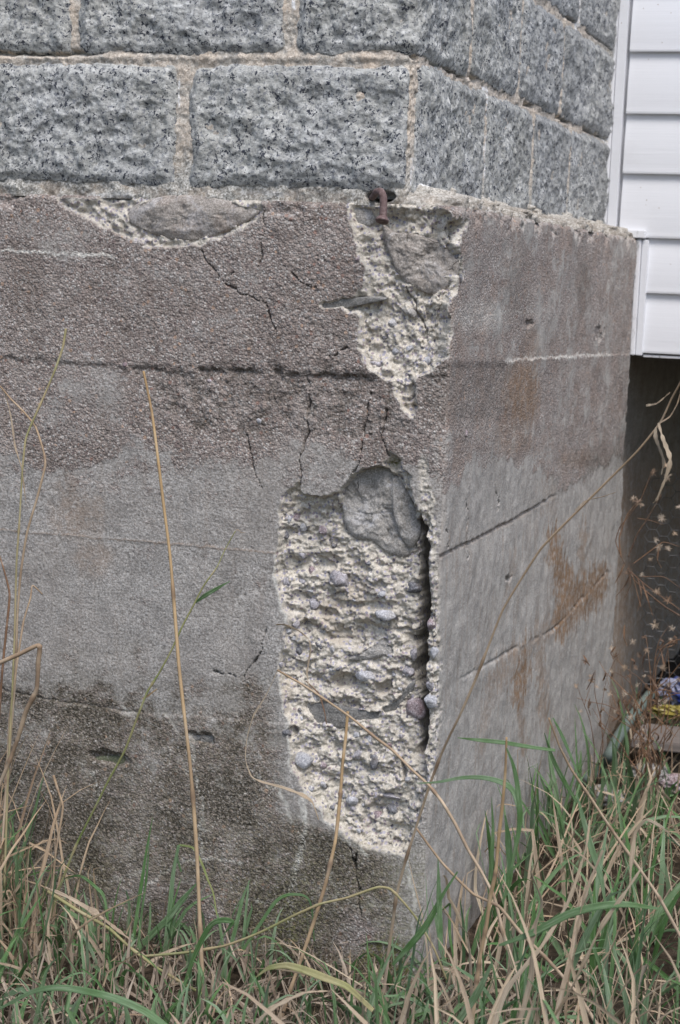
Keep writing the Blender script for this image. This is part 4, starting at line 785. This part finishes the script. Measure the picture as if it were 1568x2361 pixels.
def weed(label,stems,heads,y,leaves=(),r=.95*mm,rl=0):
    t=thing('dried_weed',label,'dried weed','dried weeds beside the right wall')
    for i,(pts,sc) in enumerate(stems): tube('stem',PP(pts,y+.02*math.sin(i*2.1)),[r*.5*sc,r*sc,r*1.3*sc],M_WEED,t,seg=6,tint=(i*.37)%1)
    for i,(a,b,q) in enumerate(heads): flower(t,onY(a,b,y-.005+.02*math.sin(i)),q*mm,i*7+int(a))
    for i,pts in enumerate(leaves): ribbon('withered_leaf',PP(pts,y-.01),[1*mm,5*mm,4*mm,1*mm],M_WEED,t,tint=(i*.29)%1,twist=2.5,fold=.6)
    return t
weed('dried weed arching in from the right edge with the largest starry heads',
 [([(1448,1310),(1465,1340),(1500,1372),(1535,1400),(1585,1430)],1.9),([(1508,1080),(1498,1100),(1478,1150),(1450,1190),(1430,1215),(1420,1250),(1440,1300)],1.),([(1462,1165),(1445,1190),(1428,1240),(1432,1285)],1.3),([(1525,1140),(1490,1200),(1470,1230),(1448,1285)],1.2),([(1530,1210),(1500,1200),(1470,1195)],.8),([(1565,1260),(1530,1250),(1500,1270),(1460,1300)],1),([(1600,1430),(1560,1400),(1490,1350),(1445,1310)],1.4),([(1568,1355),(1530,1330),(1480,1330)],.8),([(1455,1310),(1470,1370),(1478,1400)],.8)],
 [(1535,1075,15),(1540,1100,14),(1507,1090,12),(1460,1150,11),(1470,1158,14),(1478,1165,10),(1527,1195,12),(1512,1245,10),(1520,1262,12),(1540,1265,10),(1515,1365,13),(1540,1383,13),(1500,1290,8),(1480,1325,8),(1555,1230,10),(1568,1170,12),(1445,1320,9)],1.15,
 [[(1455,1320),(1440,1350),(1420,1375)],[(1470,1330),(1478,1370),(1470,1410)],[(1480,1340),(1495,1390),(1505,1420)],[(1440,1300),(1425,1330),(1418,1345)],[(1450,1300),(1452,1350),(1440,1380)],[(1520,1260),(1515,1290),(1525,1310)]])
weed('dense rusty weed clump standing before the dark opening',
 [([(1560,1480),(1530,1490),(1510,1530),(1500,1640),(1490,1760),(1480,1850)],1.7),([(1600,1470),(1550,1478),(1520,1500)],1.6),([(1490,1470),(1500,1560),(1498,1680),(1485,1830)],1.3),([(1450,1590),(1470,1640),(1480,1740),(1478,1830)],1.1),([(1410,1480),(1430,1530),(1470,1560),(1500,1590)],.8),([(1568,1600),(1530,1590),(1500,1600)],.9),([(1430,1540),(1440,1600),(1460,1700),(1470,1800)],.9),([(1600,1640),(1540,1660),(1500,1690)],1.2),([(1560,1700),(1520,1660),(1490,1630)],1),([(1540,1500),(1545,1600),(1530,1720),(1510,1830)],1.2)],
 [(1410,1495,9),(1420,1512,9),(1460,1480,10),(1485,1470,9),(1510,1440,12),(1490,1500,10),(1465,1540,9),(1440,1540,10),(1450,1560,10),(1440,1600,9),(1470,1580,9),(1500,1560,9),(1465,1620,10),(1480,1655,10),(1520,1580,9),(1535,1620,10),(1495,1610,9),(1530,1540,10),(1455,1655,9),(1550,1690,10),(1550,1450,10),(1500,1700,9),(1475,1510,9)],1.0,
 [[(1490,1500),(1480,1530),(1485,1550)],[(1500,1560),(1515,1590),(1510,1610)],[(1460,1600),(1445,1630),(1452,1650)],[(1440,1440),(1438,1470),(1446,1490)],[(1498,1640),(1485,1670),(1490,1700)],[(1525,1500),(1530,1540),(1522,1560)],[(1420,1490),(1408,1505),(1415,1520)]])
weed('small delicate weed in front of the stained right wall',
 [([(1332,1585),(1345,1620),(1360,1660),(1370,1720),(1370,1800)],.9),([(1372,1545),(1372,1600),(1385,1660),(1390,1720),(1378,1800)],1.),([(1362,1580),(1352,1610),(1348,1625)],.6),([(1415,1600),(1405,1650),(1390,1700),(1380,1760)],.7),([(1400,1580),(1420,1620),(1440,1660)],.5),([(1395,1545),(1410,1600),(1425,1640)],.5),([(1430,1500),(1400,1560),(1385,1640)],.5)],
 [(1328,1582,7),(1364,1570,9),(1375,1583,8),(1340,1640,7),(1362,1560,7),(1405,1600,8),(1350,1525,8),(1395,1590,7)],.75,
 [[(1370,1550),(1360,1575),(1352,1590)],[(1360,1610),(1355,1630),(1362,1650)],[(1345,1510),(1352,1525),(1360,1535)]])
# finer dead twigs of the rusty clump
wt=[o for o in C.objects if o.name.startswith('dried_weed') and 'rusty weed clump' in o.get('label','')][0]
wr=random.Random(12)
for i in range(44):
    x0=wr.uniform(1440,1530);y0=wr.uniform(1600,1830); a=wr.uniform(-.9,.9); L=wr.uniform(60,210); pts=[(x0,y0)]
    for j in range(5):
        a+=wr.uniform(-.35,.35); x0+=math.sin(a)*L/5; y0-=math.cos(a)*L/5; pts.append((x0,y0))
    yy=wr.uniform(.9,1.2); tube('stem',PP(pts[::-1],yy+.03*wr.uniform(-1,1),yy),[.5*mm,.9*mm,1.3*mm],M_WEED,wt,seg=5,tint=wr.random())
    q=pts[wr.randint(2,5)]; ribbon('withered_leaf',PP([q,(q[0]+wr.uniform(-9,9),q[1]+9),(q[0]+wr.uniform(-12,12),q[1]+wr.uniform(14,26))],yy),[2*mm,9*mm,1*mm],M_WEED,wt,tint=wr.random(),twist=3,fold=.7)
    if i%2: flower(wt,onY(pts[-1][0],pts[-1][1],yy),wr.uniform(5,9)*mm,i+300)
# =================================================================== grass as stuff
def field(name,n,sampler,hfun,wrange,mat,seed,kink,curl,label,segs=9,lean=.5):
    rg=np.random.default_rng(seed); XY=sampler(rg,n); n=len(XY)
    L=hfun(XY,rg); az=rg.uniform(0,2*np.pi,n); el=np.pi/2-np.abs(rg.normal(0,lean,n)); el=np.clip(el,.15,np.pi/2)
    d=np.stack([np.cos(az)*np.cos(el),np.sin(az)*np.cos(el),np.sin(el)],1); pos=np.concatenate([XY,np.full((n,1),-.012)],1)
    wd=rg.uniform(*wrange,n); side=np.stack([-np.sin(az),np.cos(az),np.zeros(n)],1); rot=rg.uniform(-1.2,1.2,n)
    kj=rg.integers(3,segs,n); isk=rg.random(n)<kink
    pts=[];sl=[]
    for j in range(segs+1):
        pts.append(pos.copy()); sl.append(side.copy())
        pos=pos+d*(L/segs)[:,None]
        d=d+np.array([0,0,-1])*(curl*(j/segs)**1.2*rg.uniform(.1,1,n))[:,None]+rg.normal(0,.05,(n,3))
        kk=(isk&(kj==j)); d[kk]+=rg.normal(0,.9,(kk.sum(),3)); d/=np.linalg.norm(d,axis=1)[:,None]
        pos[:,2]=np.maximum(pos[:,2],.004)
        a=(pos[:,0]<.022)&(pos[:,1]>-.006)&(pos[:,1]<.2)&(XY[:,1]<0); pos[a,1]=-.006
        b=(XY[:,1]>=-.012); pos[b,0]=np.maximum(pos[b,0],.026)
        side=side-d*(side*d).sum(1)[:,None]; side/=np.linalg.norm(side,axis=1)[:,None]+1e-9
    Pn=np.stack(pts,1);Sd=np.stack(sl,1); t=np.linspace(0,1,segs+1)
    prof=np.interp(t,[0,.25,.6,.85,1],[.6,1,.9,.5,.06]); c2=np.cross(Sd,np.gradient(Pn,axis=1)); c2/=np.linalg.norm(c2,axis=2)[...,None]+1e-9
    Sr=Sd*np.cos(rot)[:,None,None]+c2*np.sin(rot)[:,None,None]; hw=(wd[:,None]*prof[None]/2)[...,None]
    Cn=c2*np.cos(rot)[:,None,None]-Sd*np.sin(rot)[:,None,None]
    V=np.stack([Pn-Sr*hw,Pn+Cn*hw*.35,Pn+Sr*hw],2)    # n,segs+1,3,3
    base=(np.arange(n)*(segs+1)*3)[:,None,None]; jj=(np.arange(segs)*3)[None,:,None]; q=np.arange(2)[None,None,:]
    i0=(base+jj+q).ravel(); Fc=np.stack([i0,i0+1,i0+4,i0+3],1)
    tt=np.broadcast_to(t[None,:,None],(n,segs+1,3)); ti=np.broadcast_to(np.clip(rg.normal(.38,.34,n),0,1)[:,None,None],(n,segs+1,3)); uu=rg.uniform(0,900,n)[:,None,None]+np.array([-1.,0,1.])[None,None,:]+np.zeros((n,segs+1,3))
    tag(mesh(name,V.reshape(-1,3),Fc,mat,attrs=dict(t=tt,tint=ti,u=uu)),label,'grass',kind='stuff')
def smp(rg,n):
    x=rg.uniform(-1.15,1.5,n); y=rg.uniform(-1.15,2.1,n)
    ok=((x<0.02)&(y<-.012))|(x>.035); ok&=~((x<.25)&(x>-.35)&(y<-.35)&(rg.random(n)<.0)); ok&=~((x>0)&(y>1.2)&(rg.random(n)<.55)); 
    ok&=~((x>-.5)&(x<0.0)&(y<0)&(rg.random(n)<.4)); cl=fbm(x*7,y*7,3,int(n)%97); ok&=rg.random(n)<np.clip(.55+1.3*cl,.08,1); return np.stack([x,y],1)[ok]
def hg(lo,hi):
    def f(XY,rg):
        x,y=XY[:,0],XY[:,1]; L=rg.uniform(lo,hi,len(x))*(.7+.5*np.clip(fbm(x*4,y*4,2,77)+.5,0,1))
        L=np.where((x>.05)&(y>-.6),L*1.1,L); L=np.where((x<0)&(x>-.62),L*np.where(x>-.40,.45,.68),L); L=np.where(y>1.1,L*.55,L); L=np.where(y<-.45,L*.75,L)
        return L
    return f
field('green_grass',5600,smp,hg(.12,.27),(.005,.0125),M_GREEN,5,.12,.6,'fresh green grass blades growing along the foot of both walls')
field('dry_grass',6600,smp,hg(.09,.26),(.002,.0085),M_PINK,6,.6,.5,'dead pinkish tan grass tangled through the green grass',lean=.9)
field('straw_grass',3600,smp,hg(.11,.27),(.0016,.0042),M_TAN,8,.6,.35,'thin pale straw stems tangled at the foot of the walls',lean=.8)
def smp_f(rg,n):
    x=rg.uniform(-1.15,.3,n); y=rg.uniform(-1.0,-.012,n); ok=(y<-.03)|(x<0); return np.stack([x,y],1)[ok]
field('grass_litter',4500,smp_f,lambda XY,rg: rg.uniform(.04,.13,len(XY)),(.0015,.006),M_LIT,28,.6,.3,'flattened dead grass litter covering the soil in front of the wall',segs=5,lean=1.3)
field('front_green_grass',900,smp_f,lambda XY,rg: rg.uniform(.07,.17,len(XY)),(.003,.008),M_GREEN,38,.15,.9,'low arching green grass in front of the left wall and corner',lean=.6)
def smp_l(rg,n):
    x=-.88+np.abs(rg.normal(0,.12,n)); return np.stack([x,rg.uniform(-.3,-.03,n)],1)
field('edge_straw',330,smp_l,lambda XY,rg: rg.uniform(.12,.44,len(XY))*(1-.9*np.clip(XY[:,0]+.82,0,.4)),(.002,.007),M_TAN,18,.9,.45,'taller dead straw clump standing at the left edge',lean=.35)
field('edge_green_grass',150,smp_l,lambda XY,rg: rg.uniform(.12,.34,len(XY)),(.003,.008),M_GREEN,19,.3,.45,'taller green grass clump standing at the left edge',lean=.35)

def smp_n(rg,n): return np.stack([rg.uniform(.22,.95,n),rg.uniform(-1.15,-.55,n)],1)
field('near_dry_grass',240,smp_n,lambda XY,rg: rg.uniform(.22,.46,len(XY)),(.005,.012),M_PINK,48,.75,.45,'broad faded dead blades arching close to the viewer at the lower right',segs=12,lean=.55)
field('near_green_grass',70,smp_n,lambda XY,rg: rg.uniform(.20,.40,len(XY)),(.005,.011),M_GREEN,49,.25,.6,'broad green blades among the faded ones close to the viewer at the lower right',segs=12,lean=.5)
